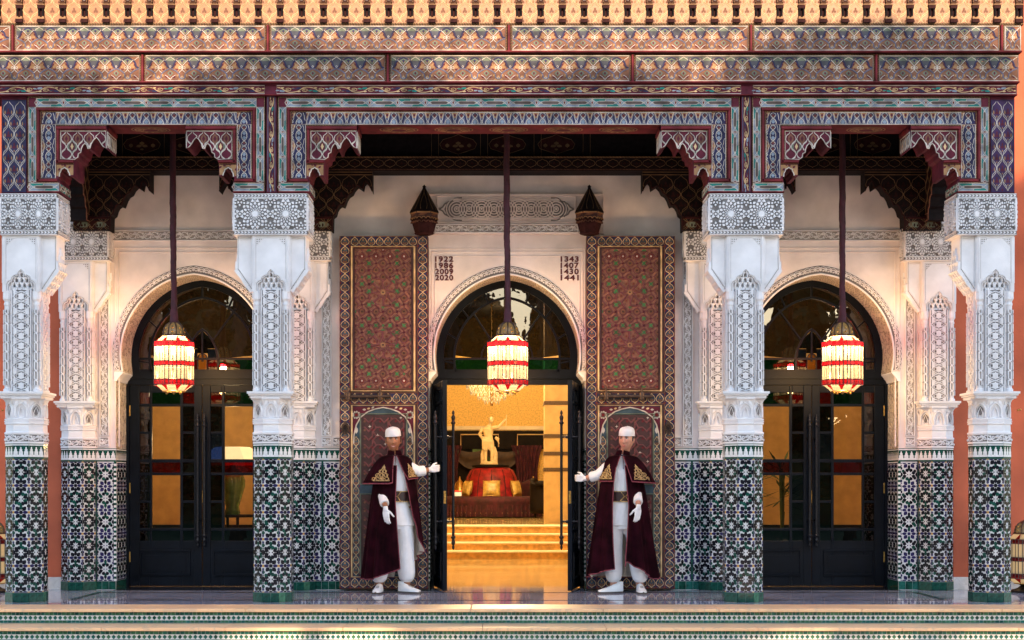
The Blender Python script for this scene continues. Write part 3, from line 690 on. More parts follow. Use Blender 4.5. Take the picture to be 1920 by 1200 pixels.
# carved panel of interlaced circles over the middle arch
pan = MB(); x0, x1 = X(780, WALL), X(1132, WALL); z0, z1 = Z(440, WALL), Z(364, WALL); pan.box(x0, x1, WALL-.03, WALL+.01, z0, z1, 'wall_white')
Fp = front(0, WALL-.03, 0); pa, pb, za, zb = X(820, WALL), X(1079, WALL), Z(418, WALL), Z(368, WALL)
pan.rib(Fp, [(pa, za), (pb, za), (pb, zb), (pa, zb)], .018, 0, .02, 'wall_white', True); pan.rib(Fp, [(x0+.01, z0), (x0+.01, z1-.01), (x1-.01, z1-.01), (x1-.01, z0)], .02, 0, .02, 'wall_white')
zm = (za+zb)/2; nC = 9; xa, xb = pa+.22, pb-.22
pan.fpoly(Fp, [(xa-.10, zm-.09), (xb+.10, zm-.09), (xb+.14, zm), (xb+.10, zm+.09), (xa-.10, zm+.09), (xa-.14, zm)], .002, 'stucco_shade')
Dp = [0]
for i in range(nC):
    cx = xa+(xb-xa)*i/(nC-1)
    for r in (.026, .056, .086, .116):
        Dp[0] += 1; pan.rib(Fp, circ(cx, zm, r, 20), .0145, 0, .016+(Dp[0] % 9)*.0008, 'wall_white', True)
    pan.fpoly(Fp, circ(cx, zm, .014, 8), .02, 'wall_white')
for s in (-1, 1):
    c = (pa if s < 0 else pb)
    pan.rib(Fp, smoothp([(c-s*.28, zm+.128), (c-s*.2, zm+.12), (c-s*.15, zm+.085), (c-s*.09, zm+.06), (c-s*.06, zm+.02), (c-s*.02, zm), (c-s*.06, zm-.02), (c-s*.09, zm-.06), (c-s*.15, zm-.085), (c-s*.2, zm-.12), (c-s*.28, zm-.128)]), .016, 0, .016, 'stucco_shade')
for s in (-1, 1): pan.rib(Fp, [(pa+.28, zm+s*.128), (pb-.28, zm+s*.128)], .012, 0, .014, 'wall_white')
pan.build('circle_panel', wall)
carved_strip(X(816, WALL), X(1084, WALL), Z(438, WALL), Z(421, WALL), False, y=WALL-.03, pitch=.08)
# ------------------------------------------------------------------ year numerals in dark red
def text_mesh(body, size, off=.0):
    cu = bpy.data.curves.new('years', 'FONT'); cu.body = body; cu.size = size; cu.extrude = .004; cu.bevel_depth = off; cu.bevel_resolution = 0; cu.space_character = 1.12
    o = bpy.data.objects.new('years', cu); C.objects.link(o); bpy.context.view_layer.update()
    me = bpy.data.meshes.new_from_object(o.evaluated_get(bpy.context.evaluated_depsgraph_get())); bpy.data.objects.remove(o); bpy.data.curves.remove(cu)
    me.materials.clear(); me.materials.append(MATS['numeral']); return me
for px, L in ((816, ('1922', '1986', '2009', '2020')), (1051, ('1343', '1407', '1430', '1441'))):
    for py, t in zip((490.5, 502.5, 514, 525.5), L):
        me = text_mesh(t, .083, .0022); xs = [v.co.x for v in me.vertices]; k = .205/(max(xs)-min(xs)); mn = min(xs)
        for v in me.vertices: v.co.x = (v.co.x-mn)*k
        o = bpy.data.objects.new('year_numerals', me); C.objects.link(o); o.parent = wall; o.rotation_euler = (pi/2, 0, 0)
        o.location = (X(px, WALL), -.006, Z(py, WALL)); o['label'] = 'dark red painted year %s' % t
# ------------------------------------------------------------------ terracotta walls at both ends
for s, side in ((-1, 'left'), (1, 'right')):
    t = thing('terracotta_wall', 'terracotta rendered wall at the %s end of the porch, with a marble skirting' % side, 'wall', (s*6.2, WALL, 0))
    q = MB(); x0, x1 = sorted((s*4.70, s*8.5)); q.box(x0 if s < 0 else 4.955, x1 if s > 0 else -4.955, WALL+.006, WALL+.5, -.3, 8.5, 'terracotta')
    q.build('wall_face', t); q = MB(); a, b = sorted((s*4.955, s*8.5)); q.box(a, b, WALL-.015, WALL+.02, 0, .145, 'marble_white'); q.build('skirting', t, bevel=.004)
# ------------------------------------------------------------------ tiled and carved columns
AP = .1925; HW = AP*math.tan(pi/8)
def rot2(x, y, a): return (x*cos(a)-y*sin(a), x*sin(a)+y*cos(a))
def facet(i, ap=AP, z=0, n=8):
    a = 2*pi*i/n; x, y = rot2(0, -ap, a); u = rot2(1, 0, a); return Fr((x, y, z), (u[0], u[1], 0), (0, 0, 1))
FACEM = []
for k in range(4):
    q = MB(); zellige(q, Fr((0, 0, 0), (1, 0, 0), (0, 0, 1)), -HW, .10, 2*HW, .2697, 5); FACEM.append(q.mesh('tile_facing'))
q = MB(); q.prism(Fr((0, 0, 0), (1, 0, 0), (0, 0, 1)), [(-HW/2+.001, .002), (HW/2-.001, .002), (HW/2-.001, .098), (-HW/2+.001, .098)], -.01, .006, 'tile_green', back=False); BT = [q.mesh('base_tile')]
q = MB(); q.prism(Fr((0, 0, 0), (1, 0, 0), (0, 0, 1)), [(-HW/2+.001, .002), (HW/2-.001, .002), (HW/2-.001, .098), (-HW/2+.001, .098)], -.01, .006, 'tile_green_b', back=False); BT.append(q.mesh('base_tile'))
R8 = lambda a: a/cos(pi/8)
def bracket(s):                                          # side bracket with its honeycomb underside
    q = MB(); pts = [(.18, 3.70), (.345, 3.70), (.345, 3.365)]
    k = 7
    for i in range(k):
        x = .345-.155*(i+.5)/k; z = 3.365-.215*(i+.35)/k; pts += [(x, z), (x+.004, z-.02)]
    pts += [(.19, 3.135), (.18, 3.135)]
    Fx = Fr((0, 0, 0), (1, 0, 0), (0, 0, 1)); q.prism(Fx, [(s*x, z) for x, z in pts], -.15, .15, 'stucco')
    q.rib(Fr((0, -.15, 0), (1, 0, 0), (0, 0, 1)), [(s*x, z) for x, z in [(.20, 3.675), (.33, 3.675), (.33, 3.37), (.205, 3.19)]], .008, 0, .006, 'stucco', True)
    q.rib(Fr((0, -.15, 0), (1, 0, 0), (0, 0, 1)), [(s*x, z) for x, z in [(.335, 3.69), (.335, 3.365), (.192, 3.155)]], .006, 0, .003, 'stucco_groove')
    a = atan2(.23, .16); n0 = Vector((s*.19, 0, 3.14)); up = Vector((s*cos(a), 0, sin(a))); u = Vector((0, -s, 0))
    F = Fr(n0, u, up)
    if F.n.z > 0: F = Fr(n0, -u, up)
    for r in range(4):
        for c in range(4): niche_cell(q, F, (c-1.5)*.075, .004+r*.069, .073, .068, .030+.004*(r % 2))
    F2 = Fr((s*.345, 0, 3.365), (0, s, 0), (0, 0, 1))
    for c in range(4): niche_cell(q, F2, (c-1.5)*.075, 0, .073, .075, .02)
    for c in range(2): niche_cell(q, F2, (c-.5)*.075, .078, .073, .07, .02)
    niche_cell(q, F2, 0, .15, .073, .07, .02)
    return q
def head_panel(i):                                        # lobed arch panel under the impost block
    q = MB(); F = facet(i, .15, 0, 4)
    arch = [(-.135, 3.13), (-.135, 3.20), (-.118, 3.225), (-.095, 3.235), (-.085, 3.265), (-.06, 3.285), (-.035, 3.29), (-.025, 3.32), (0, 3.345)]
    arch = arch+[(-x, z) for x, z in arch[-2::-1]]
    q.prism(F, [(-.183, 3.13)]+arch+[(.183, 3.13), (.183, 3.70), (-.183, 3.70)], 0, .042, 'stucco')
    q.rib(F, [(x*1.12, z+.016) for x, z in arch], .009, .04, .048, 'stucco'); q.rib(F, [(x*1.06, z+.008) for x, z in arch], .005, .04, .0445, 'stucco_groove')
    q.rib(F, [(-.165, 3.22), (-.165, 3.685), (.165, 3.685), (.165, 3.22)], .014, .04, .050, 'stucco'); q.rib(F, [(-.15, 3.26), (-.15, 3.67), (.15, 3.67), (.15, 3.26)], .004, .04, .0435, 'stucco_groove')
    for s in (-1, 1):
        for a, b in ((0, 0), (1, 0), (0, 1), (1, 1), (2, 0), (0, 2)): q.fpoly(F, [(s*(.143-a*.022-x), 3.662-b*.022-y) for x, y in ((0, 0), (.012, 0), (.012, .012), (0, .012))], .046, 'stucco_groove')
        q.rib(F, [(s*.075, 3.668), (s*.148, 3.595)], .007, .04, .048, 'stucco')
    for r, n in enumerate((5, 4, 3, 1)):
        for c in range(n): niche_cell(q, F, (c-(n-1)/2)*.052, 3.125+r*.052, .051, .051, .008+.009*r)
    return q
def build_column(name, label, x0b, x1b, star_w, sides, group):
    t = thing(name, label, 'column', (0, 0, 0), group)
    q = MB(); q.lathe([(R8(AP-.003), 0), (R8(AP-.003), 1.6)], 'tile_grout', n=8, sm=False, a0=pi/8); q.build('tile_core', t, world=False)
    for i in range(8):
        a = 2*pi*i/8; x, y = rot2(0, -AP+.002, a); inst(FACEM[i % 4], 'tile_facing', t, (x, y, 0), a)['kind'] = 'stuff'
        for s in (-1, 1):
            x, y = rot2(s*HW/2, -AP+.001, a); inst(BT[1 if random.random() < .25 else 0], 'base_tile', t, (x, y, 0), a)
    q = MB()
    for i in range(8): merlons(q, facet(i, AP+.001), -HW, HW, 1.449, 1.602)
    q.build('crenel_band', t, world=False, kind='stuff')
    # carved capital between tiles and shaft
    q = MB(); q.lathe([(R8(r), z) for r, z in ((.197, 1.602), (.200, 1.612), (.196, 1.618), (.196, 1.695), (.202, 1.70), (.202, 1.715), (.190, 1.722), (.188, 1.795), (.200, 1.80), (.200, 1.812), (.194, 1.816), (.194, 1.838), (.2, 1.842), (.2, 1.855), (.178, 1.862), (.172, 1.93), (.182, 2.0), (.205, 2.045), (.215, 2.05), (.215, 2.07), (.2, 2.07))], 'stucco', n=8, sm=False, a0=pi/8)
    for i in range(8):
        F = facet(i, .197); w = .196*math.tan(pi/8)
        q.fpoly(F, [(-w+.004, 1.622), (w-.004, 1.622), (w-.004, 1.692), (-w+.004, 1.692)], .0002, 'stucco_shade'); tiles(q, F, -w+.004, w-.004, 1.622, 1.692, .075, st_scroll, idx=True)
        F = facet(i, .1945); tiles(q, F, -w, w, 1.817, 1.838, .024, st_bead)
        F = facet(i, .178); w = .075
        q.rib(F, smoothp([(-.055, 1.865), (-.058, 1.92), (-.045, 1.975), (0, 2.01), (.045, 1.975), (.058, 1.92), (.055, 1.865)]), .014, -.01, .022, 'stucco'); q.rib(F, [(-.03, 1.87), (-.02, 1.93), (0, 1.97), (.02, 1.93), (.03, 1.87)], .012, -.01, .016, 'stucco')
        if i % 2: q.fpoly(F, leaf2(0, 1.885, pi/2, .10, .035), .014, 'stucco_shade')
        for s in (-1, 1): q.fpoly(F, leaf2(s*.06, 1.99, pi/2+s*.6, .055, .015), .02, 'stucco')
    for i in range(4):
        for s in (-1, 1): pass
    q.box(-.205, .205, -.205, .205, 2.055, 2.085, 'stucco'); q.box(-.222, .222, -.222, .222, 2.085, 2.102, 'stucco'); q.box(-.235, .235, -.235, .235, 2.102, 2.125, 'stucco')
    for i in range(4): tiles(q, facet(i, .205, 0, 4), -.2, .2, 2.058, 2.084, .026, st_bead)
    q.build('capital', t, world=False)
    # shaft with arabesque panels and corner colonnettes
    q = MB(); q.box(-.15, .15, -.15, .15, 2.12, 3.70, 'stucco'); q.build('shaft', t, world=False)
    pm = None
    for i in range(4):
        if pm is None:
            q = MB(); F = facet(0, .15, 0, 4); q.prism(F, [(-.10, 2.125), (.10, 2.125), (.10, 3.15), (-.10, 3.15)], 0, .026, 'stucco', 'stucco_shade', back=False)
            F2 = facet(0, .176, 0, 4); tiles(q, F2, -.088, .088, 2.14, 3.14, .20, lambda d: st_vine(d), rot=False) if False else None
            n = 5
            for k in range(n): st_vine(D(q, F2, -.088, 2.135+k*.2, .176, .2))
            for s in (-1, 1): q.rib(F2, [(s*.094, 2.125), (s*.094, 3.15)], .012, 0, .017, 'stucco')
            pm = q.mesh('arabesque_panel')
        inst(pm, 'arabesque_panel', t, (0, 0, 0), i*pi/2)
    cm = None
    for i in range(4):
        x, y = rot2(-.148, -.148, i*pi/2)
        if cm is None:
            q = MB(); q.lathe([(.042, 2.125), (.042, 2.15), (.03, 2.16), (.031, 2.99), (.036, 3.0), (.036, 3.015), (.031, 3.02), (.031, 3.035), (.046, 3.06), (.046, 3.14)], 'stucco', n=8, sm=False, a0=pi/8)
            for k in range(4):
                F = facet(k, .031, 0, 4)
                q.fpoly(F, [(-.024, 2.19), (.024, 2.19), (.024, 2.95), (-.024, 2.95)], -.0005, 'stucco_groove')
                for e in range(8): st_zig(D(q, F, -.025, 2.19+e*.095, .05, .095))
            cm = q.mesh('colonnette')
        inst(cm, 'colonnette', t, (x, y, 0), i*pi/2)
    for i in range(4): head_panel(i).build('head_panel', t, world=False)
    for s in sides: bracket(s).build('bracket', t, world=False)
    # impost block
    q = MB(); q.box(x0b, x1b, -.21, .21, 3.70, 4.114, 'stucco')
    for i, (u0, u1, dep) in enumerate(((x0b, x1b, .21), (-.21, .21, x1b), (-x1b, -x0b, .21), (-.21, .21, -x0b))):
        F = facet(i, dep, 0, 4); cl = [(u0+.008, 3.752), (u1-.008, 3.752), (u1-.008, 4.062), (u0+.008, 4.062)]
        q.fpoly(F, cl, .0012, 'stucco_shade'); mid = (u0+u1)/2; sw = star_w if i % 2 == 0 else .21
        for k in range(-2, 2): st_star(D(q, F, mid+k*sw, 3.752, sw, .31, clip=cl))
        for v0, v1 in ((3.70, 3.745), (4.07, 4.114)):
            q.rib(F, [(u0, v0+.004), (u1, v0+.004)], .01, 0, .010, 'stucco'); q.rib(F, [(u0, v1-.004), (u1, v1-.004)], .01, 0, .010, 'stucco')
            q.fpoly(F, [(u0, v0+.008), (u1, v0+.008), (u1, v1-.008), (u0, v1-.008)], .0012, 'stucco_shade'); tiles(q, F, u0, u1, v0+.009, v1-.009, .034, st_bead)
        for u in (u0+.006, u1-.006): q.rib(F, [(u, 3.74), (u, 4.07)], .012, 0, .012, 'stucco')
    q.build('impost_block', t, world=False)
    return t
GRP = 'tiled and carved columns of the porch'
c = build_column('tiled_column', 'front column just left of the middle bay, white carved top over star tile mosaic', -.37, .37, .307, (-1, 1), GRP)
cR = build_column('tiled_column', 'front corner column at the far right end, its top block bright against the terracotta wall', -.39, .20, .205, (-1,), GRP)
cL = build_column('tiled_column', 'front corner column at the far left end, cut by the left border of the photo', -.20, .37, .205, (1,), GRP)
c.location = (COLX[1], FCY, 0); cR.location = (COLX[3], FCY, 0); cL.location = (COLX[0], FCY, 0)
def cp(src, x, y, label):
    o = copy_tree(src); o.location = (x, y, 0); o['label'] = label; return o
cp(c, COLX[2], FCY, 'front column just right of the middle bay, white carved top over star tile mosaic')
cp(c, RCOLX[1], RCY, 'rear column half hidden behind the front column on the left of the middle door')
cp(c, RCOLX[2], RCY, 'rear column half hidden behind the front column on the right of the middle door')
cp(cL, RCOLX[0], RCY, 'rear column against the wall beside the left dark glazed door')
cp(cR, RCOLX[3], RCY, 'rear column against the wall beside the right dark glazed door')
# ------------------------------------------------------------------ painted timber front: portals, beams, frieze
U = lambda px: X(px, FP)
V = lambda py: Z(py, FP)
INNER = [(60, 361), (60, 343), (57, 334), (59, 332), (60, 325), (62, 322), (63, 318), (66, 317), (69, 314.5), (72, 317), (75, 318), (76, 322), (78, 325), (79, 330), (86, 330), (86.5, 308), (87.5, 299), (94, 295), (95, 288), (99.5, 286), (100.5, 279), (103, 273), (107, 269), (111, 272), (113, 279), (117, 278), (119, 270), (123, 263), (129, 257.5), (134, 263), (138, 270), (142, 275), (147.5, 278), (148, 234)]
def portal(x0, x1, label):
    t = thing('portal_frame', label, 'portal', (U((x0+x1)/2), FP, V(361)), 'painted portal frames between the front columns')
    Lp = [(U(x0+a), V(b)) for a, b in INNER]; Rp = [(U(x1-a), V(b)) for a, b in INNER]
    out = [(U(x0), V(361))]+Lp+Rp[::-1]+[(U(x1), V(361)), (U(x1), V(181)), (U(x0), V(181))]
    F = front(0, FP, 0); q = MB(); q.prism(F, out, -.40, 0, 'p_maroon')
    q.build('frame_board', t)
    # soffit medallions
    q = MB(); Fs = Fr((0, FP, V(234)-.001), (1, 0, 0), (0, -1, 0)); a, b = U(x0+152), U(x1-152)
    Fs = Fr((0, FP+.2, V(234)), (1, 0, 0), (0, 1, 0)); Fs.n = Vector((0, 0, -1))
    n = 5 if x1-x0 > 600 else 1
    q.face([Fs.p(x, y, .002) for x, y in ((a, -.19), (a, .19), (b, .19), (b, -.19))], 'p_red')
    for i in range(n):
        c = (a+b)/2+(i-(n-1)/2)*(b-a)/5.4; rx = .20
        for k, (r, m) in enumerate(((1, 'p_gold'), (.93, 'p_maroon'), (.84, 'p_gold'), (.76, 'p_orange'), (.42, 'p_gold'), (.36, 'p_maroon'))):
            p = [(c+rx*r*cos(2*pi*j/20), .13*r*sin(2*pi*j/20)) for j in range(20)]; q.face([Fs.p(x, y, .004+k*.0012) for x, y in p[::-1]], m)
        for k in range(12):
            aa = 2*pi*k/12; p = leaf2(c+rx*.45*cos(aa), .13*.45*sin(aa), aa, .05, .016, 3); q.face([Fs.p(x, y, .012) for x, y in p], 'p_gold')
    q.build('soffit_medallions', t)
    q = MB()
    # turquoise interlace band
    def tq(a, b, c, d, vert):
        q.fpoly(F, [(a, c), (b, c), (b, d), (a, d)], .0003, 'p_blue'); tiles(q, F, a, b, c, d, .283, pat_turq, rot=vert)
        q.rib(F, [(a, c), (b, c), (b, d), (a, d)], .008, 0, .009, 'p_line', True)
    for sg, xx in ((1, x0), (-1, x1)):
        a, b = sorted((U(xx+sg*2.5), U(xx+sg*15.5))); tq(a, b, V(341), V(201), True)
        a, b = sorted((U(xx+sg*2.5), U(xx+sg*59))); tq(a, b, V(358), V(343.5), False)
    tq(U(x0+16), U(x1-16), V(200.5), V(185), False)
    q.build('turquoise_band', t)
    q = MB()
    mould(q, F, U(x0+17), U(x1-17), V(208.5), V(202), 0, .03, 'p_red'); rope(q, F, (U(x0+24), V(209.5)), (U(x1-24), V(209.5)), .012); rope(q, F, (U(x0+15), V(201.5)), (U(x1-15), V(201.5)), .010)
    rope(q, F, (U(x0), V(182.5)), (U(x1), V(182.5)), .012)
    for sg, xx in ((1, x0), (-1, x1)):
        a, b = sorted((U(xx+sg*17.5), U(xx+sg*23))); mould(q, F, a, b, V(341), V(208), 0, .03, 'p_red')
        for o in (16.3, 25): rope(q, F, (U(xx+sg*o), V(341)), (U(xx+sg*o), V(208)), .010)
        a, b = sorted((U(xx+sg*18), U(xx+sg*57))); mould(q, F, a, b, V(341.5), V(335.5), 0, .03, 'p_red'); rope(q, F, (a, V(342.3)), (b, V(342.3)), .009)
        rope(q, F, (U(xx+sg*1), V(358)), (U(xx+sg*1), V(184)), .010); a, b = sorted((U(xx), U(xx+sg*60))); mould(q, F, a, b, V(361.5), V(358.3), 0, .02, 'p_red')
    q.build('moulding', t)
    # navy lotus band
    q = MB()
    def bl(a, b, c, d, vert):
        q.fpoly(F, [(a, c), (b, c), (b, d), (a, d)], .0003, 'p_slate' if not vert else 'p_navy')
        q.rib(F, [(a, c), (b, c), (b, d), (a, d)], .009, 0, .008, 'p_line', True)
        if vert: tiles(q, F, a+.004, b-.004, c+.004, d-.004, .145, pat_blue, rot=False) if False else [pat_blue(D(q, F, a+.004-((b-a)*.0), c+.004+k*(d-c-.008)/5, b-a-.008, (d-c-.008)/5, clip=[(a, c), (b, c), (b, d), (a, d)], mir=bool(k % 2))) for k in range(5)]
        else: tiles(q, F, a, b, c, d, .135, pat_blue, clip=[(a+.002, c), (b-.002, c), (b-.002, d), (a+.002, d)])
    for sg, xx in ((1, x0), (-1, x1)):
        a, b = sorted((U(xx+sg*26.5), U(xx+sg*52))); bl(a, b, V(334), V(233.5), True)
    bl(U(x0+53), U(x1-53), V(233), V(211), False)
    for sg, xx in ((1, x0), (-1, x1)):
        a, b = sorted((U(xx+sg*27), U(xx+sg*52.5))); q.fpoly(F, [(a, V(232.5)), (b, V(232.5)), (b, V(211)), (a, V(211))], .0003, 'p_navy'); pat_blue(D(q, F, a, V(232.5), b-a, V(211)-V(232.5), clip=[(a, V(232.5)), (b, V(232.5)), (b, V(211)), (a, V(211))]))
    q.build('lotus_band', t)
    # stepped corbel panels
    for sg, xx in ((1, x0), (-1, x1)):
        q = MB(); pts = [(U(xx+sg*a), V(b)) for a, b in INNER[16:-1]]
        cl = [(U(xx+sg*62), V(298))]+pts+[(U(xx+sg*146.5), V(246)), (U(xx+sg*62), V(246))]
        q.fpoly(F, cl, .0003, 'p_maroon'); q.rib(F, cl, .010, 0, .010, 'p_line', True)
        a, b = sorted((U(xx+sg*62), U(xx+sg*147)))
        lattice(q, F, a, b, V(300), V(246), .104, .155, pat_corbel, clip=cl)
        c0, c1 = sorted((U(xx+sg*54), U(xx+sg*148))); mould(q, F, c0, c1, V(244), V(236.5), 0, .034, 'p_red'); rope(q, F, (c0, V(245.2)), (c1, V(245.2)), .010); rope(q, F, (c0, V(235.4)), (c1, V(235.4)), .010)
        c0, c1 = sorted((U(xx+sg*54.5), U(xx+sg*60))); mould(q, F, c0, c1, V(306), V(244), 0, .034, 'p_red')
        for o in (53.4, 61): rope(q, F, (U(xx+sg*o), V(300)), (U(xx+sg*o), V(240)), .009)
        c0, c1 = sorted((U(xx+sg*54), U(xx+sg*87))); mould(q, F, c0, c1, V(306.5), V(300), 0, .034, 'p_red'); rope(q, F, (c0, V(307.5)), (c1, V(307.5)), .008)
        q.rib(F, [(U(xx+sg*a), V(b-.6)) for a, b in INNER[3:14]], .012, 0, .010, 'p_line'); q.fpoly(F, [(U(xx+sg*a), V(b)) for a, b in ((54, 309), (85.5, 309), (85.5, 328), (80, 328), (77, 319), (69, 312), (61, 318), (57, 330), (54, 330))], .001, 'p_gold')
        for k in range(4): q.fpoly(F, leaf2(U(xx+sg*(57+8*k)), V(311.5 if k else 320), pi/4+k, .035, .011, 3), .003, 'p_maroon')
        # inner faces of the corbel
        xs = U(xx+sg*148); Fi = Fr((xs, FP if sg < 0 else FP+.4, 0), (0, 1 if sg < 0 else -1, 0), (0, 0, 1))
        if sg > 0: Fi = Fr((xs, FP, 0), (0, 1, 0), (0, 0, 1))
        else: Fi = Fr((xs, FP+.4, 0), (0, -1, 0), (0, 0, 1))
        q.rib(Fi, [(.02, V(240)), (.38, V(240))], .05, 0, .015, 'p_red'); q.rib(Fi, [(.02, V(272)), (.02, V(247)), (.38, V(247)), (.38, V(272))], .012, 0, .006, 'p_line')
        for k in range(6): pat_corbel(D(q, Fi, .02+k*.06, V(275), .06, .13), k)
        xs = U(xx+sg*60); Fi = Fr((xs, FP, 0), (0, 1, 0), (0, 0, 1)) if sg > 0 else Fr((xs, FP+.4, 0), (0, -1, 0), (0, 0, 1))
        q.fpoly(Fi, [(.01, V(358)), (.39, V(358)), (.39, V(344)), (.01, V(344))], .001, 'p_sage'); tiles(q, Fi, .01, .39, V(358), V(344), .19, pat_turq)
        q.build('corbel', t)
    return t
portal(52, 497, 'painted portal frame with stepped corbels over the left bay, above the left glazed door')
portal(521, 1387, 'widest painted portal frame with stepped corbels over the middle steps and open door')
portal(1410, 1855, 'painted portal frame with stepped corbels over the right bay, above the right glazed door')
# posts beside the portals
def ogee_post(px0, px1, label, ground):
    t = thing('corner_post', label, 'post', (U((px0+px1)/2), FP, V(362)), 'navy corner posts')
    a, b = U(px0), U(px1); q = MB(); q.box(a, b, FP+.012, FP+.40, V(362), V(181), 'p_maroon'); q.build('post_body', t)
    F = front(0, FP+.012, 0); q = MB(); a2, b2 = a+.012, b-.012; q.fpoly(F, [(a2, V(360)), (b2, V(360)), (b2, V(187)), (a2, V(187))], .001, ground); q.rib(F, [(a2, V(360)), (b2, V(360)), (b2, V(187)), (a2, V(187))], .012, 0, .010, 'p_navy', True)
    lattice(q, F, a2, b2, V(359), V(188), (b2-a2)*.5, .23, lambda d, r: pat_ogee(d, 'p_line', None, 'p_maroon', .006, 'p_gold'))
    q.build('ogee_panel', t)
ogee_post(2, 50, 'navy painted corner post above the far left column', 'p_navy'); ogee_post(1857, 1903, 'purple and navy painted corner post above the far right column', 'p_purple')
def scroll_piece(q, F, a, b, c, d, vert):
    q.fpoly(F, [(a, c), (b, c), (b, d), (a, d)], .0003, 'p_maroon'); q.rib(F, [(a, c), (b, c), (b, d), (a, d)], .009, 0, .010, 'p_line' if not vert else 'p_slate', True)
    tiles(q, F, a+.006, b-.006, c+.008, d-.008, .165, pat_scroll, rot=vert, idx=True)
t = thing('scroll_beam', 'maroon beam with cream, blue and green painted scrolls, running right above the three portals', 'beam', (0, FP, V(181)))
q = MB(); q.box(U(-30), U(1905), FP-.03, FP+.42, V(180.6), V(159), 'p_maroon'); q.build('beam_body', t)
F = front(0, FP-.03, 0)
for a, b in ((-25, 497), (520, 1388), (1411, 1903)):
    q = MB(); scroll_piece(q, F, U(a), U(b), V(177.5), V(162), False); q.build('scroll_panel', t)
q = MB()
for a in (499.5, 1389.5):
    q.box(U(a), U(a+19), FP-.004, FP+.40, V(361), V(181), 'p_maroon'); scroll_piece(q, front(0, FP-.004, 0), U(a+3), U(a+16), V(359), V(182), True)
q.build('hanging_strip', t)
q = MB(); F = front(0, FP-.03, 0); mould(q, F, U(-30), U(1905), V(180.6), V(178.3), 0, .02, 'p_red'); mould(q, F, U(-30), U(1905), V(161.3), V(159), 0, .02, 'p_maroon'); q.build('rail', t)
# the two great painted beams
def beam(y0, y1, dp, seps, px1, label):
    t = thing('painted_beam', label, 'beam', (0, dp, V(y1)), 'painted beams across the front')
    q = MB(); q.box(U(-34), U(px1), dp, FP+.43, V(y1), V(y0)-.002, 'p_darkred'); q.build('beam_body', t)
    F = front(0, dp, 0); ed = [-34]+list(seps)+[px1]
    for i in range(len(ed)-1):
        a, b = U(ed[i]+(6 if i else 0)), U(ed[i+1]-(6 if i < len(ed)-2 else 2)); c, d = V(y1-4.5), V(y0+4)
        q = MB(); q.prism(F, [(a, c), (b, c), (b, d), (a, d)], 0, .006, 'p_orange', back=False); Fq = front(0, dp-.006, 0)
        q.rib(Fq, [(a, c), (b, c), (b, d), (a, d)], .012, 0, .012, 'p_line', True)
        tiles(q, Fq, a+.006, b-.006, c+.006, d-.006, .228, pat_lintel, clip=[(a+.004, c), (b-.004, c), (b-.004, d), (a+.004, d)])
        q.build('painted_panel', t)
    q = MB()
    for s in seps:
        mould(q, F, U(s-2.6), U(s+2.6), V(y1-2), V(y0+2), 0, .03, 'p_red')
        for o in (-4.2, 4.2): rope(q, F, (U(s+o), V(y1-5)), (U(s+o), V(y0+3)), .010)
    mould(q, F, U(-34), U(px1), V(y1), V(y1-3.6), 0, .035, 'p_red'); rope(q, F, (U(-34), V(y0+1.6)), (U(px1), V(y0+1.6)), .014); rope(q, F, (U(-34), V(y1-4.4)), (U(px1), V(y1-4.4)), .008)
    q.build('rail', t)
    return t
beam(104, 159, FP-.05, (270, 728, 1185, 1640), 1907, 'lower painted lotus beam, second long band down from the golden niches')
beam(51, 104, FP-.09, (30, 505, 954, 1405, 1872), 1909, 'upper painted lotus beam directly under the row of golden niches')
# niche frieze
t = thing('niche_frieze', 'golden painted niches between small dark colonnettes along the top edge', 'frieze', (0, FP-.12, V(51)))
zb, zt = V(50), V(50)+.62; q = MB(); q.box(U(-34), U(1913), FP-.10, FP+.43, zb-.01, zt, 'p_darkred'); q.box(U(-34), U(1913), FP-.30, FP+.43, zt, zt+.14, 'p_maroon'); q.build('frieze_body', t)
q = MB(); rope(q, front(0, FP-.10, 0), (U(-34), V(50.6)), (U(1913), V(50.6)), .016); q.build('rope_edge', t)
PIT = 40.55*FP/FPX; w = PIT*.5-.002
q = MB(); F = Fr((0, 0, 0), (1, 0, 0), (0, 0, 1)); H = .6
q.face([F.p(-w+.03, .004, 0), F.p(w-.03, .004, 0), F.p(w-.03, H, 0), F.p(-w+.03, H, 0)], 'p_niche')
cl = [(-w+.03, 0), (w-.03, 0), (w-.03, H), (-w+.03, H)]
lattice(q, F, -w+.03, w-.03, 0, H, .15, .19, lambda d, r: pat_ogee(d, 'p_cream', None, 'p_orange', .007, 'p_gold'), clip=cl); nm = q.mesh('niche_panel')
q = MB()
q.box(-.034, .034, -.045, .0, 0, .035, 'p_darkred'); q.box(-.032, .032, -.040, .0, .035, .05, 'p_gold')
for s in (-1, 1): q.lathe([(.0105, .05), (.011, .058), (.0095, .066), (.0095, .128), (.012, .132), (.012, .14)], 'p_dark', (s*.020, -.026, 0), 8)
for s in (-1, 1): q.lathe([(.0115, .05), (.0115, .062)], 'p_gold', (s*.020, -.026, 0), 8)
q.box(-.034, .034, -.042, 0, .14, .172, 'p_darkred'); q.box(-.038, .038, -.047, 0, .172, .182, 'p_gold'); q.box(-.024, .024, -.03, 0, .182, .196, 'p_orange')
q.box(-.030, .030, -.036, 0, .196, .30, 'p_darkred'); Fq = front(0, -.036, 0)
for a in range(4): q.fpoly(Fq, leaf2(0, .232, a*pi/2+pi/4, .016, .006, 3), .002, 'p_line')
q.rib(Fq, [(-.025, .20), (.025, .20), (.025, .262), (-.025, .262)], .006, 0, .004, 'p_gold', True)
q.box(-.038, .038, -.06, 0, .30, .60, 'p_darkred'); cm = q.mesh('colonnette')
i = 0; px = 3-PIT*0-40.55
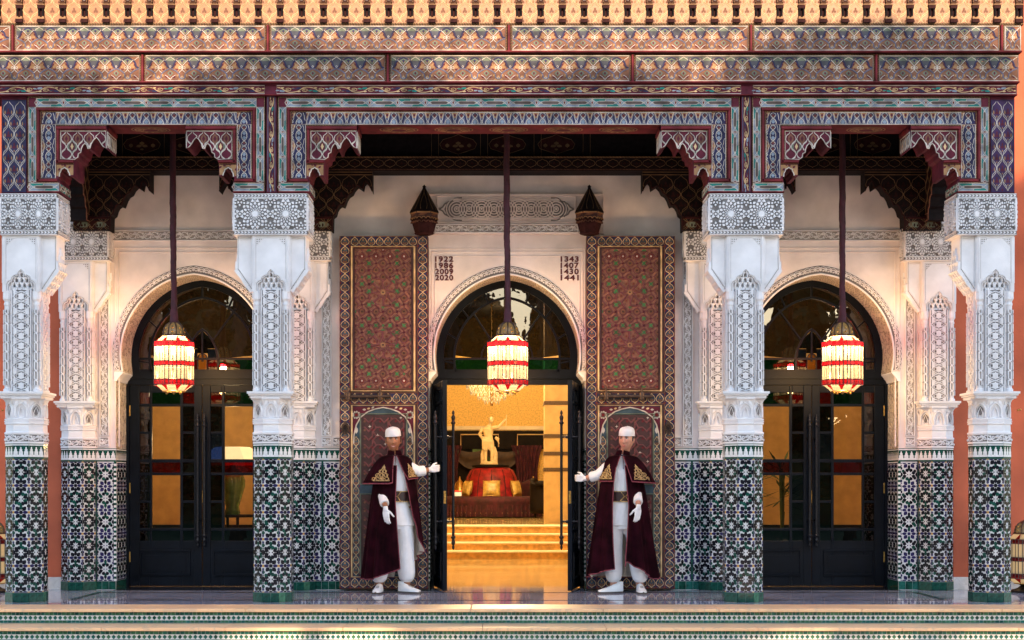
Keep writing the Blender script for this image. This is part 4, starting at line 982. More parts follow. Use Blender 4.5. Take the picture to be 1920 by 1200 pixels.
while px < 1912:
    inst(cm, 'colonnette', t, (U(px), .02, .008)); inst(nm, 'niche_panel', t, (U(px+20.27), .0195-.006, .008)) if px < 1880 else None; px += 40.42
# roof over the porch
r = thing('porch_roof', 'shallow green tiled roof over the painted porch front', 'roof', (0, FP, zt+.14))
q = MB(); q.box(-5.35, 5.35, FP-.35, WALL-.01, zt+.142, zt+.24, 'tile_green'); q.build('roof_slab', r)
# ------------------------------------------------------------------ dark timber inside the porch
inn = thing('porch_ceiling', 'dark timber ceiling and beam inside the porch behind the painted portals', 'ceiling', (0, 16.5, 5.0))
q = MB(); q.box(-5.0, 5.0, FP+.44, WALL-.005, 5.16, 5.3, 'p_dark'); q.build('ceiling_board', inn)
RB = 17.22; q = MB(); zt1, zb1 = Z(293, RB), Z(320, RB)
q.box(-4.95, 4.95, RB, WALL-.004, zb1, zt1, 'p_dark'); F = front(0, RB, 0)
tiles(q, F, -4.9, 4.9, zb1+.03, zt1-.03, .13, lambda d: pat_ogee(d, 'p_dim', None, 'p_darkred', .005))
rope(q, F, (-4.95, zt1-.012), (4.95, zt1-.012), .02, 'p_gold', 'p_dark'); rope(q, F, (-4.95, zb1+.012), (4.95, zb1+.012), .012, 'p_orange', 'p_dark'); q.build('rear_beam', inn)
q = MB(); q.box(-4.95, 4.95, RB+.12, WALL-.004, zt1, 5.16, 'p_dark'); F = front(0, RB+.12, 0)
for c in (-BAY, 0, BAY):
    for k in range(-1, 2): pat_ogee(D(q, F, c+k*.55-.22, zt1+.03, .44, .24), 'p_dim', 'p_darkred', 'p_dim', .007)
    for k in (-.85, -.3, .3, .85): q.rib(F, [(c+k, zt1+.03), (c+k+.08, zt1+.03), (c+k+.08, 5.13), (c+k, 5.13)], .007, 0, .006, 'p_dim', True)
q.build('upper_board', inn)
RC = [(.87, 320), (.87, 358), (.845, 351), (.82, 343), (.80, 340), (.78, 343), (.765, 352), (.745, 351), (.73, 343), (.705, 338), (.68, 343), (.66, 352), (.63, 357), (.60, 360), (.58, 367), (.56, 376), (.545, 380), (.535, 384), (.50, 384), (.47, 387), (.45, 392), (.42, 400), (.405, 404), (.405, 430), (.0, 430), (.0, 320)]
RC = [(.87, 320), (.87, 358), (.855, 352), (.82, 342), (.795, 338), (.775, 342), (.762, 353), (.745, 351), (.70, 346), (.665, 352), (.64, 360), (.60, 364), (.575, 371), (.56, 378), (.55, 382), (.545, 384), (.51, 382), (.485, 385), (.465, 391), (.45, 400), (.42, 404), (.415, 431), (.0, 431), (.0, 320)]
def rear_corbel(cx, s, label):
    t = thing('dark_corbel', label, 'corbel', (cx, RB, Z(431, RB)), 'dark stepped corbels on the rear wall')
    q = MB(); F = front(0, RB+.02, 0); pts = [(cx+s*x*.98, Z(y, RB)) for x, y in RC]; q.prism(F, pts, -.22, 0, 'p_dark')
    a, b = sorted((cx, cx+s*.85)); lattice(q, F, a, b, Z(384, RB), Z(328, RB), .17, .22, lambda d, r: pat_ogee(d, 'p_dim', None, 'p_darkred', .006), clip=pts)
    e = pts[1:-2]; q.rib(F, e, .014, -.01, .008, 'p_darkred')
    for yy in (322, 327): q.rib(F, [(cx, Z(yy, RB)), (cx+s*.86, Z(yy, RB))], .008, 0, .010, 'p_dim')
    a, b = sorted((cx+s*.02, cx+s*.40)); mould(q, F, a, b, Z(410, RB), Z(405, RB), 0, .02, 'p_darkred'); q.fpoly(F, [(a, Z(428, RB)), (b, Z(428, RB)), (b, Z(413, RB)), (a, Z(413, RB))], .001, 'p_darkred'); tiles(q, F, a, b, Z(427, RB), Z(414, RB), .19, lambda d: (d.poly([(.1, .5), (.3, .9), (.7, .9), (.9, .5), (.7, .1), (.3, .1)], .002, 'p_sage'), d.rib([(0, .1), (.3, .9), (.7, .9), (1, .1)], .006, .004, 'p_dim')))
    q.build('corbel_board', t)
for cx, s, l in ((RCOLX[0], 1, 'dark stepped corbel on the rear wall at the left end of the left bay'), (RCOLX[1], -1, 'dark stepped corbel behind the second front column, on its left side'), (RCOLX[1], 1, 'dark stepped corbel at the left end of the middle bay, above the left carved leaf'),
                 (RCOLX[2], -1, 'dark stepped corbel at the right end of the middle bay, above the right carved leaf'), (RCOLX[2], 1, 'dark stepped corbel behind the third front column, on its right side'), (RCOLX[3], -1, 'dark stepped corbel on the rear wall at the right end of the right bay')): rear_corbel(cx, s, l)
def side_beam(cx, label):
    t = thing('cross_beam', label, 'beam', (cx, 16.5, 4.1), 'dark beams from front to rear columns')
    y0, y1 = FP+.402, RB+.018; L = [(y0, 4.12), (y0+.10, 4.12), (y0+.10, 4.24), (y0+.16, 4.26), (y0+.18, 4.36), (y0+.24, 4.38), (y0+.24, 4.46), (y0+.32, 4.5), (y0+.36, 4.60), (y0+.46, 4.62), (y0+.5, 4.72)]
    Rr = [(y1, 4.12), (y1-.12, 4.12), (y1-.12, 4.24), (y1-.16, 4.26), (y1-.19, 4.36), (y1-.25, 4.38), (y1-.25, 4.46), (y1-.33, 4.5), (y1-.37, 4.60), (y1-.46, 4.62), (y1-.5, 4.72)]
    pts = L+Rr[::-1]+[(y1, 5.15), (y0, 5.15)]
    q = MB(); F = Fr((cx, 0, 0), (0, 1, 0), (0, 0, 1)); q.prism(F, pts, -.17, .17, 'p_dark')
    for s in (-1, 1):
        F2 = Fr((cx+s*.17, 0, 0), (0, s, 0), (0, 0, 1)); T = [(s*a, b) for a, b in pts]
        q.rib(F2, [p for p in (T[1:-3])], .018, 0, .010, 'p_orange'); a, b = sorted((s*y0, s*y1)); lattice(q, F2, a, b, 4.5, 5.1, .16, .24, lambda d, r: pat_ogee(d, 'p_dim', None, 'p_darkred', .007), clip=T)
        for zz in (4.125, 4.20): q.rib(F2, [(s*(y1-.12), zz), (s*y1, zz)], .01, 0, .01, 'p_orange'); q.rib(F2, [(s*(y0+.10), zz), (s*y0, zz)], .01, 0, .01, 'p_orange')
    q.build('beam_board', t)
for cx, l in zip(COLX, ('dark cross beam joining the front and rear columns at the far left', 'dark cross beam between the left bay and the middle bay', 'dark cross beam between the middle bay and the right bay', 'dark cross beam joining the front and rear columns at the far right')): side_beam(cx*.985, l)
# ------------------------------------------------------------------ dark glazed doors with coloured panes
ZD = lambda py: Z(py, DOOR)
def rect(q, F, a, b, c, d, h0, h1, m): q.prism(F, [(a, c), (b, c), (b, d), (a, d)], h0, h1, m)
LW = .846; COLS = ((.096, .227), (.258, .587), (.612, .73))
ROWS = (('s', 2.132, 2.262), ('l', 1.487, 2.10), ('s', 1.331, 1.449), ('l', .686, 1.300), ('s', .537, .655))
def leaf(name, label, loc, sg, rz, hinge_far=True, bars='front', group=None, hands=None):
    """a leaf whose meeting stile is at local x=0 when sg*x runs to the hinge"""
    t = thing(name, label, 'door', loc, group); t.rotation_euler = (0, 0, rz)
    xs = []; T = .05; F = front(0, 0, 0)
    def S2(a, b): return sorted((sg*a, sg*b))
    q = MB()
    cuts = [(c, r) for c in COLS for r in ROWS]
    xb = [0.004, .096, .227, .258, .587, .612, .73, LW]; zb = [.012, .537, .655, .686, 1.300, 1.331, 1.449, 1.487, 2.10, 2.132, 2.262, 2.349]
    open_x = {(.096, .227), (.258, .587), (.612, .73)}; open_z = {(.537, .655), (.686, 1.300), (1.331, 1.449), (1.487, 2.10), (2.132, 2.262)}
    for i in range(len(xb)-1):                            # stiles full height, then rails between them
        if (xb[i], xb[i+1]) in open_x:
            for j in range(len(zb)-1):
                if (zb[j], zb[j+1]) not in open_z: a, b = S2(xb[i], xb[i+1]); q.box(a, b, .004, T-.004, zb[j], zb[j+1], 'door_paint')
        else: a, b = S2(xb[i], xb[i+1]); q.box(a, b, 0 if xb[i+1]-xb[i] > .05 else .004, T, zb[0], zb[-1], 'door_paint')
    for c in (0, 2):
        for z in (.992, 1.795): a, b = S2(*COLS[c]); q.box(a, b, .006, T-.006, z-.014, z+.014, 'door_paint')
    q.build('door_frame', t, world=False, bevel=.004)
    q = MB(); a, b = S2(.14, .71)
    for y in (0, T):
        s = -1 if y == 0 else 1; Fq = front(0, .004, 0) if y == 0 else Fr((0, T-.004, 0), (-1, 0, 0), (0, 0, 1)); aa, bb = (a, b) if y == 0 else (-b, -a)
        q.rib(Fq, [(aa, .14), (bb, .14), (bb, .42), (aa, .42)], .03, 0, .018, 'door_paint', True); q.prism(Fq, [(aa+.05, .19), (bb-.05, .19), (bb-.05, .37), (aa+.05, .37)], 0, .010, 'door_paint', back=False)
    q.build('bottom_panel', t, world=False)
    tint = {(0, 0): 'glass_red', (1, 0): 'glass_green', (2, 0): 'glass_red', (0, 2): 'glass_dark', (1, 2): 'glass_red', (2, 2): 'glass_dark', (0, 4): 'glass_dark', (1, 4): 'glass_green', (2, 4): 'glass_dark'}
    for ci, c in enumerate(COLS):
        for ri, (k, z0, z1) in enumerate(ROWS):
            zz = [(z0, z1)]
            if k == 'l' and ci != 1: zm = .992 if z0 < 1 else 1.795; zz = [(z0, zm-.014), (zm+.014, z1)]
            for n, (u0, u1) in enumerate(zz):
                m = 'glass_clear' if (k == 'l' and ci == 1) else tint.get((ci, ri), 'glass_blue' if random.random() < .3 else 'glass_dark')
                q = MB(); a, b = S2(*c); q.fpoly(front(0, T/2+random.uniform(-.003, .003), 0), [(a, u0), (b, u0), (b, u1), (a, u1)], 0, m); q.build('pane', t, world=False)
    def bar(y, nm='pull_bar'):
        q = MB(); x = sg*.038; s = -1 if y <= 0 else 1; yy = y+s*.075
        if bars == 'open': x = sg*.05
        q.tube([(x, yy, .62), (x, yy, 1.86)], .0155, 'iron', 8)
        for zc, dr in ((.62, -1), (1.86, 1)): q.lathe([(.0155, 0), (.026, .01), (.026, .025), (.015, .035), (.02, .06), (.024, .075), (.018, .095), (.009, .105), (.016, .125), (.012, .145), (.001, .16)] if dr > 0 else [(.001, -.16), (.012, -.145), (.016, -.125), (.009, -.105), (.018, -.095), (.024, -.075), (.02, -.06), (.015, -.035), (.026, -.025), (.026, -.01), (.0155, 0)], 'iron', (x, yy, zc), 8)
        for zc in (.78, 1.72):
            q.tube([(x, y, zc), (x, y+s*.02, zc), (x, y+s*.03, zc), (x, y+s*.05, zc), (x, yy, zc)], [.018, .018, .008, .012, .008], 'iron', 8)
        return q.build(nm, t, world=False)
    bar(0)
    if bars == 'open': bar(T)
    q = MB()
    for zc in (.35, 1.15, 2.05): q.lathe([(.010, -.06), (.010, .06)], 'brass', (sg*(LW-.004), -.006, zc), 8)
    q.build('hinge', t, world=False)
    q = MB(); q.box(*S2(.0, .004), .012, .038, .98, 1.12, 'brass'); q.build('lock_plate', t, world=False)
    return t
def fan(c, kind, label):
    t = thing('fanlight', label, 'window', (c, DOOR, 2.35)); F = front(c, DOOR, 0); q = MB()
    R0 = arch_outline(AR+.02, 26, APX+.02); R1 = arch_outline(.735, 26, APX-.075); R2 = arch_outline(.625, 26, APX-.185); R3 = arch_outline(.60, 26, APX-.21)
    zl = 2.53
    def ring(A, B, h, m, zmin=None):
        n = len(A)
        for i in range(n-1):
            p = [A[i], A[i+1], B[i+1], B[i]]
            q.face([F.p(*x, h) for x in p[::1]], m); q.face([F.p(*A[i], h), F.p(*A[i+1], h), F.p(*A[i+1], h-.06), F.p(*A[i], h-.06)], m); q.face([F.p(*B[i+1], h), F.p(*B[i], h), F.p(*B[i], h-.06), F.p(*B[i+1], h-.06)], m)
    ring(R0, R1, .03, 'door_paint'); ring(R2, R3, .02, 'door_paint')
    # outer jamb posts, transom
    for s in (-1, 1): rect(q, F, *sorted((s*(LW+.002), s*(JH+.01))), 0, ZS, -.06, .03, 'door_paint')
    rect(q, F, -JH-.01, JH+.01, 2.352, 2.42, -.06, .025, 'door_paint'); rect(q, F, -JH-.01, JH+.01, 2.42, 2.50, -.06, .045, 'door_paint'); rect(q, F, -.79, .79, 2.50, zl, -.06, .02, 'door_paint')
    zm = 2.655; rect(q, F, -.73, .73, zm-.012, zm+.012, -.03, .015, 'door_paint')
    def seg(a, b, w=.022): q.rib(F, [a, b], w, -.02, .018, 'door_paint', t=.7)
    n = len(R1)-1; ring_cuts = [3, 10, 17, 24, 26, 28, 35, 42, 49] if kind == 'side' else [3, 9, 15, 21, 31, 37, 43, 49]
    if kind == 'side': ring_cuts = [3, 12, 19, 26, 33, 40, 49]
    for i in ring_cuts: seg(R1[i], R2[i])
    for s in (-1, 1): seg((s*.615, zl), (s*.615, zm), .02); seg((s*.735, zl), (s*.735, zm), .02)
    panes = []
    cuts = [0]+ring_cuts+[n]
    for a, b in zip(cuts[:-1], cuts[1:]):
        panes.append((R1[a:b+1]+R2[a:b+1][::-1], 'glass_smoke' if kind == 'side' else 'glass_dark'))
    if kind == 'side':
        sa = [(-.185, zl), (-.185, 2.66), (-.165, 2.76), (-.11, 2.88), (-.05, 2.96), (0, 3.0)]; sa = sa+[(-x, z) for x, z in sa[-2::-1]]
        q.rib(F, sa, .03, -.02, .022, 'door_paint', t=.7); seg((0, 2.62), (0, 3.0))
        for s in (-1, 1): seg((s*.12, 2.87), (s*.395, 3.24)); seg((s*.19, zl), (s*.19, zm), .02)
        rd = [(-.055, zl), (-.055, 2.66), (-.04, 2.70), (0, 2.72), (.04, 2.70), (.055, 2.66), (.055, zl)]; q.rib(F, rd, .014, -.02, .02, 'door_paint')
        panes += [([(x, z) for x, z in rd], 'glass_amber'), ([(-.18, zl), (-.06, zl), (-.06, zm), (-.18, zm)], 'glass_red'), ([(.06, zl), (.18, zl), (.18, zm), (.06, zm)], 'glass_red'),
                  ([(-.18, zm), (-.06, zm), (-.06, 2.77), (-.16, 2.77)], 'glass_blue'), ([(.06, zm), (.18, zm), (.16, 2.77), (.06, 2.77)], 'glass_blue'),
                  ([(-.61, zl), (-.2, zl), (-.2, zm), (-.61, zm)], 'glass_green'), ([(.2, zl), (.61, zl), (.61, zm), (.2, zm)], 'glass_green')]
        u = [p for p in R3 if p[1] > zm]; panes.append((u+[(.19, zm), (.185, 2.72), (.11, 2.88), (0, 3.0), (-.11, 2.88), (-.185, 2.72), (-.19, zm)], 'glass_tan'))
        panes.append(([(-.155, 2.775), (-.06, 2.775), (-.06, 2.72), (.06, 2.72), (.06, 2.775), (.155, 2.775), (.11, 2.87), (0, 2.985), (-.11, 2.87)], 'glass_dark'))
    else:
        sm = arcp(0, zm, .30, pi, 0, 12); q.rib(F, sm, .018, -.02, .018, 'door_paint', t=.7)
        for a in (0.87, 2.27): seg((.30*cos(a), zm+.30*sin(a)), (.6*cos(a)*1.02, zm+.70*sin(a)))
        seg((0, zm+.3), (0, 3.34), .012)
        panes.append((sm, 'glass_smoke')); u = [p for p in R3 if p[1] > zm]; panes.append((u+sm[::-1], 'glass_smoke'))
        for a, b, m in ((-.61, -.22, 'glass_green'), (-.2, .2, 'glass_smoke'), (.22, .61, 'glass_green')): panes.append(([(a, zl), (b, zl), (b, zm), (a, zm)], m))
        for s in (-1, 1): seg((s*.21, zl), (s*.21, zm), .02)
    q.build('fanlight_frame', t)
    for pts, m in panes:
        q = MB(); q.fpoly(front(c, DOOR+random.uniform(-.003, .003), 0), pts, -.012, m); q.build('pane', t)
    return t
fan(-BAY, 'side', 'arched fanlight with pointed middle pane above the left closed glazed door'); fan(0, 'middle', 'arched fanlight with radiating bars above the open middle door'); fan(BAY, 'side', 'arched fanlight with pointed middle pane above the right closed glazed door')
GD = 'dark glazed door leaves'
leaf('glazed_door', 'dark glazed door leaf of the left doorway, hinged on its left side', (-BAY, DOOR-.01, 0), -1, 0, group=GD); leaf('glazed_door', 'dark glazed door leaf of the left doorway, next to the front column', (-BAY, DOOR-.01, 0), 1, 0, group=GD)
leaf('glazed_door', 'dark glazed door leaf of the right doorway, next to the front column', (BAY, DOOR-.01, 0), -1, 0, group=GD); leaf('glazed_door', 'dark glazed door leaf of the right doorway, hinged on its right side', (BAY, DOOR-.01, 0), 1, 0, group=GD)
# open middle leaves swing out towards the steps: meeting stile in front, hinge at the jamb
for s, l in ((-1, 'open dark glazed door leaf held by the doorman on the left'), (1, 'open dark glazed door leaf held by the doorman on the right')):
    hx, hy = s*.80, DOOR-.02; th = radians(9); ex, ey = hx-s*LW*sin(th), hy-LW*cos(th)
    # local +sg*x must point from the meeting stile back to the hinge
    ang = atan2((hy-ey), (hx-ex))
    leaf('glazed_door', l, (ex, ey, 0), 1, ang, bars='open', group=GD) if s < 0 else leaf('glazed_door', l, (ex, ey, 0), -1, ang+pi, bars='open', group=GD)
# ------------------------------------------------------------------ the great carved wooden leaves folded back on the wall
def wood_leaf(s, label):
    w = .995; h = 3.98; x0 = s*1.385-w/2; t = thing('carved_wooden_door', label, 'door', (s*1.385, LEAF, 0), 'carved and painted wooden door leaves')
    F = front(x0, LEAF, 0); q = MB(); q.box(x0, x0+w, LEAF, WALL-.03, .015, h, 'w_dark'); q.build('door_board', t, bevel=.004)
    sc = 166.9*.995/166.0; V2 = lambda py: Z(py, LEAF); W2 = lambda px: (px-637)/166.9
    q = MB(); b = .118
    def border(a, bb, c, d, vert):
        q.fpoly(F, [(a, c), (bb, c), (bb, d), (a, d)], .0003, 'p_navy'); q.rib(F, [(a, c), (bb, c), (bb, d), (a, d)], .008, 0, .008, 'p_orange', True); tiles(q, F, a+.006, bb-.006, c+.004, d-.004, .092, pat_woodborder, rot=vert) if not vert else tiles2(q, F, a+.004, bb-.004, c+.004, d-.004, .105)
    def tiles2(q, F, a, b, c, d, p):
        n = max(1, round((d-c)/p)); e = (d-c)/n
        for i in range(n): pat_woodborder(D(q, F, a, c+i*e, b-a, e))
    border(.004, b, .03, h-.004, True); border(w-b, w-.004, .03, h-.004, True); border(b, w-b, h-b, h-.004, False); border(b, w-b, .03, .03+b, False); border(b, w-b, V2(757), V2(737), False)
    q.build('painted_border', t)
    # upper strapwork panel
    q = MB(); a0, a1, c0, c1 = W2(660), W2(777), V2(733), V2(462)
    q.fpoly(F, [(a0, c0), (a1, c0), (a1, c1), (a0, c1)], .001, 'w_ground'); q.rib(F, [(a0, c0), (a1, c0), (a1, c1), (a0, c1)], .026, 0, .022, 'p_cream', True, .4); q.rib(F, [(a0+.022, c0+.022), (a1-.022, c0+.022), (a1-.022, c1-.022), (a0+.022, c1-.022)], .026, 0, .018, 'w_dark', True)
    A, B, CC, E = a0+.036, a1-.036, c0+.036, c1-.036; cl = [(A, CC), (B, CC), (B, E), (A, E)]; m = .0785; nx = 8; ny = 20; dx = (B-A)/nx; dz = (E-CC)/ny; D0 = D(q, F, 0, 0, 1, 1, clip=cl)
    ros = [((A+B)/2, CC+(E-CC)*.31), ((A+B)/2, CC+(E-CC)*.69)]
    def near(x, z): return min(hypot(x-a, z-b) for a, b in ros)
    for i in range(nx+1):
        for j in range(ny+1):
            x, z = A+i*dx, CC+j*dz
            if near(x, z) < .155: continue
            k = (i+2*j) % 4; edge = j in (0, 1, ny-1, ny)
            if (i+j) % 2 == 0:
                c = 'p_green' if (i % 4 == 2 and j % 4 in (0, 2)) or (i % 4 == 0 and j % 4 == 1) or (j % 6 == 3 and i % 2) else 'p_gold'
                if c == 'p_green': D0.poly(star(x, z, .040, .012, 4, pi/4), .0145, 'p_green')
                else: D0.poly(star(x, z, .029, .021, 8), .0142, 'p_orange' if not edge else 'p_red'); D0.poly(star(x, z, .017, .006, 8), .0165, 'p_black' if not edge else 'p_line')
            if (i+j) % 2 == 0: D0.rib(circ(x, z, .0405, 8, pi/8), .0125, .012, 'w_strap', True)
            else:
                D0.poly(star(x, z, .026, .009, 4, pi/4 if j % 2 else 0), .004, 'p_green' if (i+2*j) % 11 == 0 else 'p_maroon')
                for a in range(4):
                    an = a*pi/2; D0.rib([(x+.012*cos(an), z+.012*sin(an)), (x+.036*cos(an+.3), z+.036*sin(an+.3))], .0105, .0115, 'w_strap')
    for (cx, cz) in ros:
        D0.poly(star(cx, cz, .03, .022, 8), .004, 'p_gold'); D0.poly(star(cx, cz, .02, .006, 8), .006, 'p_black')
        for k in range(8):
            a = k*pi/4+pi/8; p = lambda r, da: (cx+r*cos(a+da), cz+r*sin(a+da))
            D0.poly([p(.08, 0), p(.095, .22), p(.118, .16), p(.126, 0), p(.118, -.16), p(.095, -.22)], .004, 'p_orange'); D0.poly(circ(*p(.104, 0), .010, 6), .006, 'p_red')
            D0.rib([p(.035, -.5), p(.075, -.39), p(.15, -.30), p(.19, .2)], .018, .013, 'w_strap'); D0.rib([p(.05, .2), p(.07, 0), p(.12, -.39), p(.16, -.39)], .016, .0135, 'w_strap')
            D0.poly(star(*p(.165, pi/8), .030, .011, 4, a+pi/8), .006, 'p_green')
    q.build('strapwork_panel', t)
    # lower wicket with pointed white spandrels
    q = MB(); a0, a1, z0, z1 = W2(660), W2(777), .155, V2(760); mid = (a0+a1)/2
    q.fpoly(F, [(a0, z0), (a1, z0), (a1, z1), (a0, z1)], .0008, 'p_steel'); q.rib(F, [(a0, z0), (a1, z0), (a1, z1), (a0, z1)], .020, 0, .014, 'p_cream', True)
    for xa in (a0+.01, a1-.085): tiles2(q, F, xa, xa+.075, z0+.02, z1-.35, .11)
    ar = [(a0+.02, V2(832)), (a0+.025, V2(815)), (a0+.05, V2(797)), (a0+.10, V2(782)), (a0+.18, V2(772)), (a0+.26, V2(767)), (mid, V2(764))]; ar = ar+[(2*mid-x, y) for x, y in ar[-2::-1]]
    for sg in (-1, 1):
        cx = a0+.05 if sg < 0 else a1-.05
        sp = [p for p in (ar[:7] if sg < 0 else ar[6:])]; q.fpoly(F, (sp+[(mid, z1-.012), (a0+.012, z1-.012), (a0+.012, V2(832))]) if sg < 0 else (sp+[(a1-.012, V2(832)), (a1-.012, z1-.012), (mid, z1-.012)]), .002, 'p_maroon')
        for k in range(9): q.fpoly(F, leaf2(cx, V2(778), k*2*pi/9, .05, .016, 3), .005, 'p_line')
        q.fpoly(F, circ(cx, V2(778), .018, 8), .0065, 'p_red')
        for k in range(3): q.fpoly(F, leaf2(cx+(-sg)*(.07+k*.05), V2(768-k), .3*k, .04, .012, 3), .005, 'p_cream' if k % 2 else 'p_line')
        q.fpoly(F, leaf2(cx+sg*.0, V2(800), -pi/2, .08, .02, 4), .005, 'p_line')
    q.rib(F, ar, .016, 0, .014, 'p_line')
    for zt2, zb2 in ((V2(776), V2(908)), (V2(926), V2(1076))):
        pa, pb = W2(676), W2(763); q.rib(F, [(pa, zb2), (pb, zb2), (pb, zt2), (pa, zt2)], .020, 0, .014, 'p_sage', True); q.fpoly(F, [(pa+.01, zb2+.01), (pb-.01, zb2+.01), (pb-.01, zt2-.01), (pa+.01, zt2-.01)], .0016, 'w_dark')
        cl = [(pa+.03, zb2+.03), (pb-.03, zb2+.03), (pb-.03, zt2-.03), (pa+.03, zt2-.03)]; D1 = D(q, F, 0, 0, 1, 1, clip=cl); k = 0
        y = zb2
        while y < zt2:
            x = pa
            while x < pb:
                D1.rib([(x, y), (x+.05, y+.05), (x+.05, y+.10), (x+.10, y+.15)] if k % 2 else [(x+.1, y), (x+.05, y+.05), (x, y+.05), (x-.03, y+.1)], .018, .012, 'w_strap'); D1.poly(star(x+.05, y+.02, .018, .010, 8), .004, 'p_red' if k % 3 else 'p_orange')
                if k % 5 == 2: D1.poly(star(x+.02, y+.06, .02, .006, 4), .005, 'p_line')
                x += .087; k += 1
            y += .098
    q.build('wicket_panel', t)
    q = MB(); zz = V2(743.5); xo = W2(640) if s < 0 else W2(660); x1 = xo+(.56 if s < 0 else .60)
    q.tube([F.p(xo, zz, .045), F.p(x1, zz, .045)], .021, 'iron_brown', 10)
    for xx in (xo+.08, x1-.12): q.lathe([(.03, -.045), (.036, -.03), (.03, 0), (.036, .03), (.03, .045)], 'iron_brown', F.p(xx, zz, .04), 8); q.lathe([(.012, .045), (.016, .06), (.008, .08), (.012, .095), (.002, .115)], 'iron_brown', F.p(xx, zz, .04), 8)
    q.build('bolt', t)
    q = MB(); kx, kz = (W2(648), V2(800)) if s < 0 else (W2(790), V2(800))
    q.lathe([(.012, 0)], 'iron_brown'); q = MB()
    q.fpoly(F, circ(kx, kz-.02, .048, 12, ry=.065), .012, 'iron_brown'); q.prism(F, circ(kx, kz+.045, .02, 8), 0, .03, 'iron_brown')
    for k in range(8): q.rib(F, [(kx, kz-.02), (kx+.045*cos(k*pi/4), kz-.02+.06*sin(k*pi/4))], .007, .01, .017+.0003*k, 'p_black')
    q.tube([F.p(kx+.036*cos(a*pi/8), kz-.03+.05*sin(a*pi/8), .024) for a in range(16)], .006, 'iron_brown', 6, closed=True)
    q.build('knocker', t)
    q = MB()
    for k in range(10): q.prism(F, circ(.01 if s < 0 else w-.01, .2+k*.38, .007, 6), 0, .006, 'iron_brown')
    q.build('edge_studs', t); return t
wood_leaf(-1, 'carved painted wooden door leaf on the wall left of the middle doorway, behind the smiling doorman'); wood_leaf(1, 'carved painted wooden door leaf on the wall right of the middle doorway, behind the serious doorman')
# ------------------------------------------------------------------ pointed wooden turrets on the wall
def turret(px, label):
    cx = X(px, WALL-.17); d = WALL-.175; t = thing('wall_turret', label, 'turret', (cx, d, Z(440, d)), 'pointed wooden wall turrets'); z = lambda py: Z(py, d)
    q = MB(); q.lathe([(.10, z(440)), (.115, z(437.5)), (.105, z(437)), (.135, z(420)), (.152, z(411))], 'p_darkred', (cx, d, 0), 6, False); q.lathe([(.152, z(411)), (.152, z(399))], 'w_dark', (cx, d, 0), 6, False)
    for i in range(6):
        a = i*pi/3+pi/6; F = Fr((cx+.132*cos(a), d+.132*sin(a), z(411)), (-sin(a), cos(a), 0), (0, 0, 1)); q.rib(F, [(-.075, .06), (.075, .06)], .016, 0, .010, 'p_gold')
        for k in range(3): q.rib(F, arcp((k-1)*.05, -.012, .022, 0, pi, 6), .008, 0, .010, 'p_gold'); q.rib(F, arcp((k-1)*.05, -.05, .02, 0, pi, 6), .008, -.02, .004, 'p_orange'); q.fpoly(F, circ((k-1)*.05, -.012, .011, 6), .006, 'p_dark')
        q.fpoly(F, leaf2(-.06, .028, .2, .11, .014), .004, 'p_orange')
    q.build('turret_body', t)
    q = MB(); q.lathe([(.165, z(399)), (.158, z(396)), (.02, z(354)), (.016, z(352)), (.022, z(350)), (.001, z(346))], 'p_dark', (cx, d, 0), 6, False)
    for i in range(6):
        a = i*pi/3+pi/6
        for s in (-1, 1):
            pts = []
            for k in range(7):
                f = k/6; rr = (.155*(1-f)+.022*f)*cos(pi/6)+.003; o = s*(.05*(1-f)*sin(pi*min(1, f*1.0+.15))**.5); zz = z(395)*(1-f)+z(356)*f
                pts.append((cx+rr*cos(a)-o*sin(a), d+rr*sin(a)+o*cos(a), zz))
            q.tube(pts, .003, 'p_dim', 4)
    q.build('turret_roof', t)
turret(795.5, 'pointed dark wooden turret on the wall left of the carved circle panel'); turret(1105, 'pointed dark wooden turret on the wall right of the carved circle panel')
